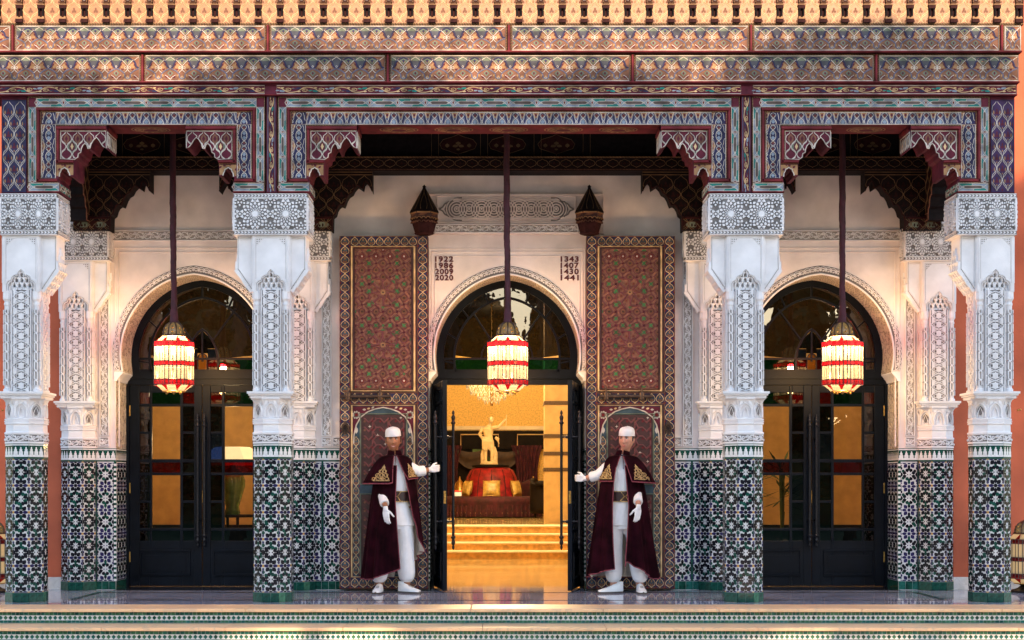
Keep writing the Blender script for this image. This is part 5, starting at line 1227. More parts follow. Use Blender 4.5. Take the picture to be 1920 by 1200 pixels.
# ------------------------------------------------------------------ hanging lanterns of striped coloured glass
def build_lantern(label, mats=('lamp_cream', 'lamp_red'), cord=True, lit=True, name='hanging_lantern', cat='lantern', group='striped glass lanterns hanging in the bays'):
    t = thing(name, label, cat, (0, 0, 0), group); n = 32; R = []
    for i in range(n): a = 2*pi*(i+.5)/n; r = .217 if (i % 4) in (0, 1) else .198; R.append((r*cos(a), r*sin(a)))
    ROW = ((2.256, 2.306, 1), (2.309, 2.455, 0), (2.458, 2.500, 1), (2.503, 2.660, 0), (2.663, 2.710, 1))
    for i in range(n):
        a, b = R[i], R[(i+1) % n]
        for z0, z1, c in ROW:
            q = MB(); k = .04; A = (a[0]+(b[0]-a[0])*k, a[1]+(b[1]-a[1])*k); B = (b[0]+(a[0]-b[0])*k, b[1]+(a[1]-b[1])*k); o = 1.01 if c else 1.0
            q.face([(A[0]*o, A[1]*o, z0), (B[0]*o, B[1]*o, z0), (B[0]*o, B[1]*o, z1), (A[0]*o, A[1]*o, z1)], mats[c]); ob = q.build('glass_strip', t, world=False)
    q = MB()
    for i in range(n):
        a = R[i]; q.tube([(a[0], a[1], 2.252), (a[0], a[1], 2.712)], .0048, 'lead', 4)
    for z in (2.252, 2.3075, 2.4565, 2.5015, 2.6615, 2.712): q.tube([(x*1.005, y*1.005, z) for x, y in R], .0045, 'lead', 5, closed=True)
    q.build('lead_cames', t, world=False)
    m = 8
    for i in range(m):                                    # sloping shoulders and bottom
        a, b = 2*pi*i/m, 2*pi*(i+1)/m; p = lambda r, g, z: (r*cos(g), r*sin(g), z); mid = (a+b)/2
        q = MB(); q.face([p(.195, a+.06, 2.714), p(.195, b-.06, 2.714), p(.125, b-.05, 2.775), p(.125, a+.05, 2.775)], mats[0]); q.build('shoulder_glass', t, world=False)
        q = MB(); q.face([p(.195, a, 2.2505), p(.120, a+.03, 2.188), p(.120, b-.03, 2.188), p(.195, b, 2.2505)], mats[0]); q.build('bottom_glass', t, world=False)
        q = MB(); q.face([p(.197, b-.16, 2.2495), p(.122, b, 2.187), p(.197, b+.16, 2.2495)], mats[1]); q.build('glass_point', t, world=False); q = MB(); q.face([p(.197, b-.12, 2.713), p(.197, b+.12, 2.713), p(.127, b, 2.779)], mats[1]); q.build('glass_point', t, world=False)
    q = MB(); q.lathe([(.12, 2.187), (.02, 2.182)], mats[0], n=8, sm=False); q.build('floor_glass', t, world=False)
    q = MB(); q.tube([(.121*cos(2*pi*i/16), .121*sin(2*pi*i/16), 2.186) for i in range(16)], .006, 'brass', 5, closed=True); q.build('base_ring', t, world=False); q = MB(); q.tube([(.127*cos(2*pi*i/16), .127*sin(2*pi*i/16), 2.778) for i in range(16)], .007, 'iron_brown', 5, closed=True); q.build('collar_ring', t, world=False)
    for i in range(4): q = MB(); q.ball((.10*cos(i*pi/2+.6), .10*sin(i*pi/2+.6), 2.168), .013, 'brass', 8, 5); q.build('foot_knob', t, world=False)
    q = MB(); q.lathe([(.004, 2.155), (.014, 2.165), (.02, 2.182)], 'brass', n=8); q.build('finial', t, world=False)
    dm = [(.112, 2.785), (.110, 2.82), (.100, 2.86), (.078, 2.895), (.05, 2.915), (.03, 2.925)]
    q = MB(); q.lathe(dm, 'dome_glass', n=16); q.build('dome', t, world=False)
    q = MB(); q.lathe([(.125, 2.776), (.122, 2.790), (.112, 2.792)], 'iron_brown', n=16)
    for i in range(8):
        a = 2*pi*i/8; q.tube([((r+.003)*cos(a), (r+.003)*sin(a), z) for r, z in dm], .009, 'iron_brown', 5)
    for i in range(8):
        a = 2*pi*(i+.5)/8
        for k in range(3): q.ball(((dm[k][0]+.001)*cos(a), (dm[k][0]+.001)*sin(a), dm[k][1]), .012, 'brass', 6, 4)
    q.build('dome_ribs', t, world=False)
    if cord:
        q = MB(); pts = [(.0, 0, 2.92), (.002, 0, 3.0), (.004, 0, 3.10), (.0, 0, 3.3), (-.006, 0, 3.7), (-.010, 0, 4.2), (-.012, 0, 5.15)]; rr = [.046, .040, .034, .030, .032, .034, .030]
        P3 = smoothp([(p[0], p[1], p[2], r) for p, r in zip(pts, rr)], 14); nn = 14; rows = []
        for k, (x, y, z, r) in enumerate(P3):
            row = []
            for j in range(nn):
                a = 2*pi*j/nn; rr2 = r*(1+.09*sin(3*a+z*16)+.05*sin(z*70+a)); row.append((x+rr2*cos(a), y+rr2*sin(a), z))
            rows.append(row)
        q.grid(rows, 'velvet_cord', closed=True); q.build('cord_sleeve', t, world=False)
    if lit:
        for zz, e in ((2.66, 68), (2.38, 12)):
            l = bpy.data.lights.new('bulb', 'POINT'); l.energy = e; l.color = (1, .74, .46); l.shadow_soft_size = .05; o = bpy.data.objects.new('bulb', l); C.objects.link(o); o.parent = t; o.location = (0, 0, zz)
    return t
LD = 16.55
L0 = build_lantern('striped red and cream glass lantern hanging before the open middle door'); L0.location = (X(952, LD), LD, 0)
o = copy_tree(L0); o.location = (X(326, LD), LD, 0); o.rotation_euler.z = .45; o['label'] = 'striped red and cream glass lantern hanging before the left closed glazed door'
o = copy_tree(L0); o.location = (X(1579.5, LD), LD, 0); o.rotation_euler.z = 1.3; o['label'] = 'striped red and cream glass lantern hanging before the right closed glazed door'
FLT = build_lantern('unlit striped glass lantern standing on the floor at the right edge of the photo', ('lamp_cream_dim', 'lamp_red_dim'), False, False, 'floor_lantern', 'lantern', 'floor lanterns at the ends of the porch')  # no bulb inside; a faint glow is put into the glass material
q = MB(); q.lathe([(.16, 0), (.17, .02), (.15, .03), (.10, .045), (.06, .08), (.10, .11)], 'iron', n=8, sm=False); q.build('foot', FLT, world=False)
for ch in kids(FLT):
    if ch.name.startswith('foot'): continue
    ch.location.z = -2.08
q = MB(); q.lathe([(.11, .70), (.10, .78), (.06, .84), (.02, .86), (.012, .90), (.001, .91)], 'iron_brown', n=12); q.build('cap', FLT, world=False)
FLT.scale = (1.12, 1.12, .93); FLT.location = (X(1925, 17.1), 17.1, 0)
o = copy_tree(FLT); o.location = (X(-14, 17.1), 17.1, 0); o['label'] = 'unlit striped glass lantern standing on the floor at the left edge of the photo'
# ------------------------------------------------------------------ the lit hall behind the doors
def remesh(mb, name, parent, vox, world=True, smooth=3, fac=.5):
    o = mb.build(name, parent, world=world); mats = list(o.data.materials)
    r = o.modifiers.new('r', 'REMESH'); r.mode = 'VOXEL'; r.voxel_size = vox; r.use_smooth_shade = True
    s = o.modifiers.new('s', 'SMOOTH'); s.iterations = smooth; s.factor = fac
    bpy.context.view_layer.update(); me = bpy.data.meshes.new_from_object(o.evaluated_get(bpy.context.evaluated_depsgraph_get()))
    o.modifiers.clear(); old = o.data; o.data = me; me.name = name
    if not me.materials: [me.materials.append(m) for m in mats]
    bpy.data.meshes.remove(old); return o
HD, UP = 24.9, .52                                        # start of the hall steps, height of the upper floor
q = MB(); q.box(-7, 7, WALL+.62, HD+.4, -.3, -.002, 'hall_floor'); struct('hall_floor', q)
q = MB(); q.box(-7, 7, HD+1.1, 42, -.3, UP-.002, 'hall_floor'); struct('hall_upper_floor', q)
hs = MB(); hs.box(-3.2, 3.2, HD+.06, HD+1.3, -.1, .02, 'hall_cream'); hs = struct('hall_steps', hs)
for k in range(4):
    q = MB(); q.box(-3.1, 3.1, HD+.3*k, HD+1.4, .13*k+.001, .13*(k+1)-.03, 'hall_carpet'); q.build('riser', hs); q = MB(); q.box(-3.1, 3.1, HD+.3*k-.03, HD+.3*k+.33 if k < 3 else HD+1.4, .13*(k+1)-.029, .13*(k+1), 'hall_cream'); q.build('tread', hs, bevel=.008)
hw = thing('hall_wall', 'golden papered hall wall seen through the open middle door', 'wall', (0, 36, 0))
q = MB(); q.box(-7, 7, 37, 37.3, 0, 5.2, 'hall_wall'); q.box(-7.3, -7, WALL+.7, 37, -.3, 5.2, 'hall_plain'); q.box(7, 7.3, WALL+.7, 37, -.3, 5.2, 'hall_plain'); q.box(-7.3, 7.3, WALL+.66, 37.3, 5.2, 5.4, 'hall_cream'); q.build('wall_face', hw)
q = MB(); q.box(-7, 7, 36.95, 37, Z(806, 37), Z(799, 37), 'hall_cream'); q.build('white_cornice', hw)
q = MB(); q.box(-7, 1.05, 36.9, 37, Z(842, 37), Z(808, 37), 'dark_panel')
for a in (-1.0, .35): q.rib(front(0, 36.9, 0), [(a, Z(838, 37)), (a, Z(815, 37)), (a+.9, Z(815, 37)), (a+.9, Z(838, 37))], .03, 0, .02, 'hall_plain')
q.build('dark_pelmet', hw)
q = MB(); q.box(-.72, -.18, 36.93, 37, UP, Z(842, 37), 'vase_green'); q.box(-1.4, .6, 36.96, 36.99, UP, Z(842, 37), 'dark_panel'); q.build('rear_window', hw)
# side room partition walls with amber plaster, seen through the side doors
for s, l in ((-1, 'left'), (1, 'right')):
    t = thing('room_partition', 'amber plaster partition with a dark tile band, seen through the %s glazed door' % l, 'wall', (s*4.2, 22.2, 0))
    a, b = sorted((s*2.0, s*7.0)); q = MB(); q.box(a, b, 22.2, 22.4, 0, 5.2, 'hall_plain'); q.build('wall_face', t)
    q = MB(); q.box(a, b, 22.17, 22.199, 0, .62, 'dark_panel'); q.build('tile_band', t)
    q = MB(); p = s*3.05; q.box(p-.24, p+.24, 21.8, 22.16, 0, 5.2, 'hall_plain'); q.box(p-.25, p+.25, 21.79, 22.16, 1.72, 1.86, 'dark_panel'); q.build('pilaster', t)
def drape(x0, x1, y, z0, z1, label, m='drape', n=7):
    t = thing('curtain', label, 'curtain', ((x0+x1)/2, y, z0), 'hall curtains'); q = MB(); rows = []
    for k in range(7):
        f = k/6; w = 1-.35*sin(pi*min(1, f*1.2)); row = []
        for j in range(n*6+1): u = j/(n*6); row.append(((x0+x1)/2+(u-.5)*(x1-x0)*w, y+.05*sin(u*n*2*pi), z1+(z0-z1)*f))
        rows.append(row)
    q.grid(rows, m); q.build('cloth', t); return t
drape(.2, .95, 36.6, UP, Z(835, 36.6), 'dark red hall curtain to the right of the statue'); drape(-1.65, -.95, 36.6, UP, Z(835, 36.6), 'dark red hall curtain to the left of the statue')
t = thing('swag', 'tan draped pelmet swag behind the statue', 'curtain', (-.35, 36.7, Z(850, 36.7)))
q = MB(); rows = []
for k in range(5): rows.append([(-1.15+u*1.6/20, 36.65-.04*sin(k*1.5), Z(840, 36.7)-k*.05-(.10+.05*k)*abs(sin(u*pi*2/20))) for u in range(21)])
q.grid(rows, 'drape_tan'); q.build('cloth', t)
# marble pillar with dark bands
t = thing('banded_pillar', 'pale marble pillar with dark carved bands beyond the right pull bar', 'pillar', (X(1038, 27.5), 27.5, UP)); px0, px1 = X(1021, 27.5), X(1068, 27.5)
q = MB(); q.box(px0, px1, 27.5, 28, UP, 5.2, 'hall_plain'); q.build('shaft', t)
for yy in (755, 817, 850, 880): q = MB(); q.box(px0-.01, px1+.01, 27.485, 28.01, Z(yy+4, 27.5), Z(yy-3, 27.5), 'band_brown'); q.build('dark_band', t)
# round buttoned settee with the statue on top
sx, sy = X(922, 33), 33.0
t = thing('round_settee', 'round dark red velvet settee with a tall central back, under the pale statue', 'sofa', (sx, sy, UP))
q = MB(); q.lathe([(1.03, .02), (1.06, .10), (1.05, .30), (1.07, .34), (1.04, .41), (.95, .44), (.4, .44)], 'sofa_dark', (sx, sy, UP), 40); q.build('seat', t)
q = MB(); q.lathe([(.60, .43), (.58, .60), (.53, .85), (.45, 1.0), (.36, 1.05), (.01, 1.06)], 'sofa_red', (sx, sy, UP), 32)
for k in range(12): q.tube([(sx+(r+.004)*cos(k*pi/6), sy+(r+.004)*sin(k*pi/6), UP+z) for r, z in ((.60, .44), (.58, .6), (.53, .85), (.45, 1.0))], .010, 'sofa_dark', 5)
q.build('backrest', t)
q = MB()
for k in range(60):
    a = 2*pi*k/60; q.tube([(sx+1.055*cos(a), sy+1.055*sin(a), UP+.26), (sx+1.06*cos(a), sy+1.06*sin(a), UP+.02)], .022, 'sofa_dark', 5); q.ball((sx+1.075*cos(a), sy+1.075*sin(a), UP+.10), .007, 'gold_cloth', 5, 4)
q.build('fringe', t)
q = MB(); q.lathe([(.40, 0), (.40, .04), (.36, .05)], 'dark_panel', (sx-.02, sy, UP+1.06), 24); q.build('plinth', t)
def cushion(x, y, z, rz, label):
    t = thing('cushion', label, 'cushion', (x, y, z), 'gold settee cushions'); t.rotation_euler = (radians(-14), 0, rz); q = MB(); n = 12
    for s in (-1, 1):
        rows = []
        for i in range(n+1):
            r = []
            for j in range(n+1):
                u, v = i/n*2-1, j/n*2-1; k = 1-.10*(1-abs(u))*0; sh = 1-.08*(1-u*u)*abs(v)-.0; sh2 = 1-.08*(1-v*v)*abs(u); r.append((u*.175*sh2, s*.075*(1-u**4)**.6*(1-v**4)**.6, .175+v*.165*sh))
            rows.append(r)
        q.grid(rows, 'gold_cloth', flip=s > 0)
    q.tube([(a*.178, 0, .175+b*.168) for a, b in ((-1, -1), (0, -.93), (1, -1), (.93, 0), (1, 1), (0, .93), (-1, 1), (-.93, 0))], .012, 'brass', 5, closed=True); q.build('cover', t, world=False)
cushion(sx, sy-.72, UP+.44, 0, 'gold cushion in the middle front of the red settee'); cushion(sx-.55, sy-.42, UP+.44, radians(-62), 'gold cushion on the left side of the red settee'); cushion(sx+.55, sy-.42, UP+.44, radians(62), 'gold cushion on the right side of the red settee')
st = thing('statue', 'pale marble statue of a draped figure with one arm raised, above the settee', 'statue', (X(917, 33), sy, UP+1.10)); bx, by, bz = X(917, 33), sy, UP+1.11
q = MB(); K = .62
def sp(x, y, z): return (bx+x*K, by+y*K, bz+z*K)
q.lathe([(.30*K, 0), (.32*K, .03*K), (.27*K, .10*K), (.01, .12*K)], 'statue', (bx, by, bz), 14)
q.tube([sp(-.12, 0, .08), sp(-.13, -.03, .45), sp(-.09, 0, .82)], [.055*K, .075*K, .11*K], 'statue', 10); q.tube([sp(.10, -.04, .08), sp(.12, -.08, .45), sp(.06, 0, .82)], [.055*K, .075*K, .11*K], 'statue', 10)
q.ball(sp(-.13, -.08, .10), (.06*K, .11*K, .04*K), 'statue'); q.ball(sp(.12, -.12, .10), (.06*K, .11*K, .04*K), 'statue')
q.tube([sp(-.02, 0, .80), sp(-.03, .0, 1.0), sp(-.03, .02, 1.22), sp(.02, .0, 1.34)], [.17*K, .15*K, .19*K, .10*K], 'statue', 12)
q.tube([sp(.02, -.0, 1.36), sp(.05, -.02, 1.46)], [.06*K, .055*K], 'statue', 8); q.ball(sp(.07, -.04, 1.53), (.085*K, .10*K, .115*K), 'statue', 12, 9); q.ball(sp(.07, .0, 1.57), (.10*K, .11*K, .09*K), 'statue')
q.tube([sp(.14, 0, 1.28), sp(.33, -.08, 1.30), sp(.52, -.10, 1.52), sp(.58, -.10, 1.56)], [.075*K, .06*K, .04*K, .05*K], 'statue', 8); q.tube([sp(-.20, 0, 1.26), sp(-.33, .02, 1.05), sp(-.22, -.16, .90)], [.075*K, .065*K, .05*K], 'statue', 8)
for k in range(7):                                         # falling drapery and the stump beside the leg
    a = k*.5; q.tube([sp(-.26+.05*k, -.12-.03*sin(a), 1.0-.02*k), sp(-.20+.05*k, -.17, .80), sp(-.22+.06*k, -.12, .52-.03*(k % 3))], [.03*K, .05*K, .022*K], 'statue', 6)
q.tube([sp(.22, .02, .95), sp(.30, -.02, .88), sp(.34, .0, .72)], [.05*K, .07*K, .03*K], 'statue', 7); q.tube([sp(.20, .08, .06), sp(.22, .08, .4), sp(.16, .06, .62)], [.10*K, .08*K, .06*K], 'statue', 8); q.tube([sp(-.2, .1, .06), sp(-.24, .08, .35), sp(-.18, .05, .6)], [.09*K, .06*K, .05*K], 'statue', 8)
remesh(q, 'figure', st, .010, smooth=2)
q = MB(); q.tube([sp(.58, -.10, 1.30), sp(.60, -.11, 1.72)], .014*K, 'statue', 6); q.build('staff', st)
# chandelier
cx, cy, cz = X(922, 30.5), 30.5, Z(742, 30.5); t = thing('chandelier', 'crystal chandelier hanging high in the hall', 'chandelier', (cx, cy, cz))
q = MB()
for r, z0, n in ((.50, .24, 30), (.42, .12, 26), (.28, .02, 18), (.15, -.06, 10)):
    for k in range(n):
        a = 2*pi*k/n; x, y = cx+r*cos(a), cy+r*sin(a); a2 = 2*pi*(k+1)/n; x2, y2 = cx+r*cos(a2), cy+r*sin(a2)
        q.tube([(x, y, cz+z0), ((x+x2)/2, (y+y2)/2, cz+z0-.10), (x2, y2, cz+z0)], .009, 'crystal', 4); q.ball((x, y, cz+z0-.03), (.014, .014, .03), 'crystal', 5, 4); q.ball(((x+x2)/2, (y+y2)/2, cz+z0-.09), (.010, .010, .024), 'crystal', 5, 4)
        if k % 2: q.tube([(x, y, cz+z0), (cx+r*.7*cos(a), cy+r*.7*sin(a), cz+z0+.14)], .006, 'crystal', 4)
q.build('crystal_swags', t); q = MB(); q.tube([(cx, cy, cz-.2), (cx, cy, cz+.5), (cx, cy, 5.2)], [.03, .04, .01], 'brass', 8)
for k in range(8): a = k*pi/4; q.ball((cx+.42*cos(a), cy+.42*sin(a), cz+.28), .03, 'bulb', 6, 5)
q.build('stem', t)
# armchairs and small lamps near the rear
def armchair(x, y, rz, m, label):
    t = thing('armchair', label, 'armchair', (x, y, UP), 'hall armchairs'); t.rotation_euler = (0, 0, rz); q = MB(); q.box(-.32, .32, -.3, .3, .12, .42, m); q.build('seat', t, world=False, bevel=.05)
    q = MB(); rows = []
    for k in range(6): z = .1+.72*k/5; rows.append([(.40*cos(a)*(1+.05*k/5), .05+.38*sin(a), z if k < 5 else .82-.16*abs(cos(a))) for a in [(-.15+1.3*j/14)*pi for j in range(15)]])
    q.grid(rows, m); o = q.build('backrest', t, world=False); s = o.modifiers.new('s', 'SOLIDIFY'); s.thickness = .09
    for a in (-.27, .27):
        for b in (-.24, .24): q = MB(); q.lathe([(.015, 0), (.026, .13)], 'dark_panel', (a, b, 0), 6); q.build('leg', t, world=False)
armchair(X(1003, 34.6), 34.6, .2, 'sofa_dark', 'dark red hall armchair just right of the settee'); armchair(X(1033, 31.5), 31.5, 1.2, 'dark_panel', 'black hall armchair in front of the marble pillar')
def table_lamp(x, y, z, k, label, base='vase_green', table=True):
    t = thing('table_lamp', label, 'lamp', (x, y, z)); q = MB(); q.lathe([(.10*k, 0), (.12*k, .03*k), (.10*k, .12*k), (.19*k, .42*k), (.20*k, .52*k), (.14*k, .66*k), (.05*k, .74*k), (.05*k, .80*k)], base, (0, 0, 0), 20); q.build('vase_base', t, world=False)
    q = MB(); q.lathe([(.50*k, .84*k), (.30*k, 1.02*k), (.26*k, 1.04*k)], 'shade', (0, 0, 0), 6, False); q.build('lamp_shade', t, world=False); q = MB(); q.lathe([(.502*k, .76*k), (.502*k, .838*k)], 'shade_red', (0, 0, 0), 6, False); q.build('shade_band', t, world=False)
    l = bpy.data.lights.new('bulb', 'POINT'); l.energy = 10*k; l.color = (1, .72, .38); l.shadow_soft_size = .06; o = bpy.data.objects.new('bulb', l); C.objects.link(o); o.parent = t; o.location = (0, 0, 1.1*k); return t
def side_table(x, y, h, r, label):
    t = thing('side_table', label, 'table', (x, y, 0)); q = MB(); q.lathe([(r, h-.03), (r, h)], 'dark_panel', (0, 0, 0), 20); q.build('tabletop', t, world=False)
    for k in range(4): q = MB(); a = k*pi/2+.4; q.tube([(r*.8*cos(a), r*.8*sin(a), h-.03), (r*.7*cos(a), r*.7*sin(a), 0)], .02, 'dark_panel', 6); q.build('leg', t, world=False)
side_table(X(436, 20.2), 20.2, .80, .36, 'dark side table behind the left glazed door'); table_lamp(X(436, 20.2), 20.2, .80, .85, 'green vase lamp with a wide white and red shade behind the left glazed door')
for s, px in ((-1, 862), (1, 1000)):
    t = thing('small_lamp', 'small striped lamp on the far %s of the settee' % ('left' if s < 0 else 'right'), 'lamp', (X(px, 35.2), 35.2, UP+.42), 'small hall lamps'); q = MB(); q.lathe([(.16, .0), (.16, .10)], 'shade', n=12); q.lathe([(.16, .10), (.16, .14)], 'shade_red', n=12); q.lathe([(.13, .14), (.10, .30), (.03, .38), (.01, .46)], 'brass', n=10); q.build('lantern_body', t, world=False)
    t = thing('plinth_table', 'dark small table under the small lamp on the %s of the settee' % ('left' if s < 0 else 'right'), 'table', (X(px, 35.2), 35.2, UP), 'small hall tables'); q = MB(); q.lathe([(.17, 0), (.05, .05), (.05, .36), (.2, .38), (.2, .42)], 'dark_panel', n=12); q.build('pedestal', t, world=False)
def potted(x, y, label, h=1.1):
    t = thing('reflection_palm', label, 'plant', (x, y, 0)); q = MB(); q.lathe([(.16, 0), (.22, .3), (.24, .34), (.2, .34)], 'dark_panel', n=14); q.build('pot', t, world=False); q = MB()
    for k in range(16):
        a = k*2.4; L = .55+.3*random.random(); e = .5+random.random()*.7
        for j in range(7):
            b = a+(j-3)*.16; p0 = Vector((0, 0, .34+e)); tip = p0+Vector((cos(b)*L, sin(b)*L, .25-.12*abs(j-3))); n = Vector((-sin(b), cos(b), 0))*.018; mid = (p0*.35+tip*.65)
            q.face([p0, mid-n, tip, mid+n], 'leaf_indoor')
        q.tube([(0, 0, .3), (cos(a)*.03, sin(a)*.03, .34+e)], .008, 'leaf_indoor', 4)
    q.build('fronds', t, world=False)
potted(X(1466, 19.6), 19.6, 'fan palm added behind the right glazed door in place of a palm reflection')  # indoor palm added in place of the palm mirrored in the glass
# hall lighting: the chandelier and lamps of the rooms
def hall_light(x, y, z, e, r=.25, c=(1, .74, .40)):
    l = bpy.data.lights.new('hall_bulb', 'POINT'); l.energy = e; l.color = c; l.shadow_soft_size = r; o = bpy.data.objects.new('hall_bulb', l); C.objects.link(o); o.location = (x, y, z)
hall_light(0, 28.2, 4.4, 250); hall_light(0, 23.5, 4.3, 150, .3); hall_light(-4.0, 20.0, 3.6, 15); hall_light(4.0, 20.0, 3.6, 15); hall_light(0, 34.4, 4.4, 26)
# ------------------------------------------------------------------ the two doormen
def loft(q, rings, m, n=20, cap=True):
    rows = [[(cx+rx*cos(2*pi*j/n), cy+ry*sin(2*pi*j/n), z) for j in range(n)] for cx, cy, z, rx, ry in rings]
    q.grid(rows, m, closed=True)
    if cap: q.face(rows[0][::-1], m); q.face(rows[-1], m)
def head_mesh(q, c, yaw, m, smile):
    n, k = 56, 48; R = Matrix.Rotation(yaw, 3, 'Z'); g = lambda v, s: math.exp(-(v/s)**2); rows = []
    for i in range(k+1):
        ph = -pi/2+pi*i/k; row = []
        for j in range(n):
            th = 2*pi*j/n; x, y, z = .078*cos(ph)*cos(th), .095*cos(ph)*sin(th), .122*sin(ph)
            if z < 0: f = 1-.36*min(1, (-z/.122))**1.6; x *= f
            if y < 0:
                y = -.092*(abs(y)/.092)**.86 if abs(y) > 1e-6 else y
                y -= .024*g(x, .012)*max(0, min(1, (.034-z)/.06))*(1 if z > -.032 else max(0, 1-(-.032-z)/.010))   # nose
                y -= .006*g(x, .020)*g(z+.030, .010)
                for s in (-1, 1): y += .012*g(x-s*.031, .017)*g(z-.016, .013); y -= .005*g(x-s*.034, .020)*g(z+.022, .018); y -= .004*g(x-s*.030, .022)*g(z-.038, .008)
                y -= .006*g(x, .024)*g(z+.062, .008); y += .004*g(x, .02)*g(z+.078, .007); y -= .008*g(x, .022)*g(z+.104, .014)
            row.append(R @ Vector((x, y, z))+Vector(c))
        rows.append(row)
    q.grid(rows, m, closed=True)
    for s in (-1, 1): q.ball(R @ Vector((s*.081, .012, -.006))+Vector(c), (.010, .020, .032), m, 8, 6)
def face_bits(t, c, yaw, lips, smile):
    R = Matrix.Rotation(yaw, 3, 'Z'); P3 = lambda x, y, z: R @ Vector((x, y, z))+Vector(c)
    for s in (-1, 1):
        q = MB(); q.ball(P3(s*.031, -.0755, .016), (.0125, .009, .0068), 'eye_white', 10, 6, R); q.build('eye', t)
        q = MB(); q.ball(P3(s*.031-.0015, -.0825, .016), (.006, .003, .006), 'iris', 8, 5, R); q.build('iris', t)
        q = MB(); q.tube([P3(s*.014, -.0915, .030), P3(s*.030, -.0915, .0375), P3(s*.048, -.078, .032)], [.0035, .0045, .002], 'hair', 6); q.tube([P3(s*.018, -.085, .0205), P3(s*.031, -.0862, .0245), P3(s*.044, -.077, .018)], .0022, 'hair', 5); q.build('eyebrow', t)
    q = MB(); w = .030 if smile else .021; u = .009 if smile else -.001
    q.tube([P3(-w, -.080, -.062+u), P3(-w*.5, -.0955, -.063+u*.3), P3(0, -.0995, -.0615), P3(w*.5, -.0955, -.063+u*.3), P3(w, -.080, -.062+u)], [.002, .0042, .0036, .0042, .002], lips, 6)
    q.tube([P3(-w*.9, -.081, -.066+u), P3(-w*.5, -.094, -.072), P3(0, -.0985, -.0735), P3(w*.5, -.094, -.072), P3(w*.9, -.081, -.066+u)], [.002, .0048, .0055, .0048, .002], lips, 6); q.build('lips', t)
    if smile: q = MB(); q.tube([P3(-w*.7, -.089, -.0655+u*.5), P3(0, -.0985, -.0675), P3(w*.7, -.089, -.0655+u*.5)], [.002, .0050, .002], 'teeth', 6); q.build('teeth', t)
def hand(q, w, d, n, s, m, curl=.35, grip=False, k=1.0):
    """w wrist, d finger direction, n palm normal (fingers curl to it), s thumb side"""
    w, d, n, s = Vector(w), Vector(d).normalized(), Vector(n).normalized(), Vector(s).normalized()
    q.tube([w-d*.03*k, w+d*.02*k], [.027*k, .028*k], m, 10)
    for o in (-.026, -.009, .009, .026): q.tube([w+d*.0*k+s*o*.55*k, w+d*.045*k+s*o*k, w+d*.09*k+s*o*1.05*k], [.016*k, .0165*k, .0135*k], m, 8)
    for o, L in ((.028, .074), (.0095, .083), (-.0095, .078), (-.027, .060)):
        p = w+d*.088*k+s*o*1.05*k; a = curl*.6; pts = [p-d*.01*k, p]; rr = [.0105*k, .0102*k]
        for f, da in ((.45, 1.0), (.32, 1.25), (.23, .9)):
            dv = (d*cos(a)+n*sin(a)+s*o*1.2*(0 if grip else 1)).normalized(); p = p+dv*L*f*k; pts.append(p); rr.append([.0096, .0088, .0068][len(rr)-2]*k); a += curl*da
        q.tube(pts, rr, m, 8); q.ball(pts[-1], rr[-1], m, 8, 5)
    p = w+d*.022*k+s*.026*k; v1 = (d*.55+s*.75+n*.35).normalized(); v2 = (d*.8+s*.25+n*(.5 if not grip else .9)).normalized(); p2 = p+v1*.04*k; p3 = p2+v2*.032*k; p4 = p3+(v2+n*.4).normalized()*.024*k
    q.tube([p-v1*.01*k, p, p2, p3, p4], [.015*k, .0150*k, .0125*k, .0108*k, .0085*k], m, 8); q.ball(p4, .0085*k, m, 8, 5)
def shoe(t, x, y, yaw, label=None):
    q = MB(); R = Matrix.Rotation(yaw, 3, 'Z'); P3 = lambda a, b, z: R @ Vector((a, b, 0))+Vector((x, y, z)); n = 16
    prof = [(.09, .036, .105), (.05, .042, .112), (.0, .046, .098), (-.05, .047, .078), (-.10, .049, .062), (-.15, .046, .05), (-.185, .034, .040), (-.20, .012, .028)]
    rows = []
    for b, w, h in prof: rows.append([P3(w*cos(pi*j/n)*(1 if j not in (0, n) else 1.0), b, .018+(h-.018)*max(0, sin(pi*j/n))**.7) for j in range(n+1)])
    q.grid(rows, 'shoe', flip=True); q.grid([[P3(.035*cos(2*pi*j/12), .075+.035*sin(2*pi*j/12), z) for j in range(12)] for z in (.02, .125)], 'shoe', closed=True)
    o = q.build('shoe', t)
    q = MB(); out = [P3(w*1.06*s, b, 0) for s in (1,) for b, w, h in prof]+[P3(-w*1.06, b, 0) for b, w, h in prof[::-1]]
    q.face([Vector((p.x, p.y, .001)) for p in out], 'sole'); k = len(out)
    for i in range(k): a, b = out[i], out[(i+1) % k]; q.face([(a.x, a.y, .001), (b.x, b.y, .001), (b.x, b.y, .019), (a.x, a.y, .019)], 'sole')
    for i in range(4): q.tube([P3(-.018, -.045-.018*i, .083-.006*i), P3(.018, -.045-.018*i, .083-.006*i)], .0025, 'stucco_groove', 4)
    q.build('sole', t)
def cape_surf(cx, cy, zt, zbf, a0, a1, b0, b1, e0, e1, amp, nf, ph, nt=26, ns=150, pw=1.0, lean=0.0):
    """rows from collar to hem; e0/e1(t): angles of the two front edges (0 = towards camera, + = to the right)"""
    rows = []
    for i in range(nt+1):
        t = i/nt; A = a0+(a1-a0)*t**pw; B = b0+(b1-b0)*t**pw; s0, s1 = e0(t), e1(t); row = []
        for j in range(ns+1):
            u = j/ns; th = s1+(2*pi-(s1-s0))*u                    # from the right edge round the back to the left edge
            z = zt+(zbf(th)-zt)*t; f = 1+amp*t**1.1*(sin(nf*th+ph)+.55*sin(nf*1.7*th+ph*2.3+t*1.2)+.3*sin(nf*2.9*th+ph))
            row.append((cx+lean*t+A*f*sin(th), cy-B*f*cos(th), z))
        rows.append(row)
    return rows
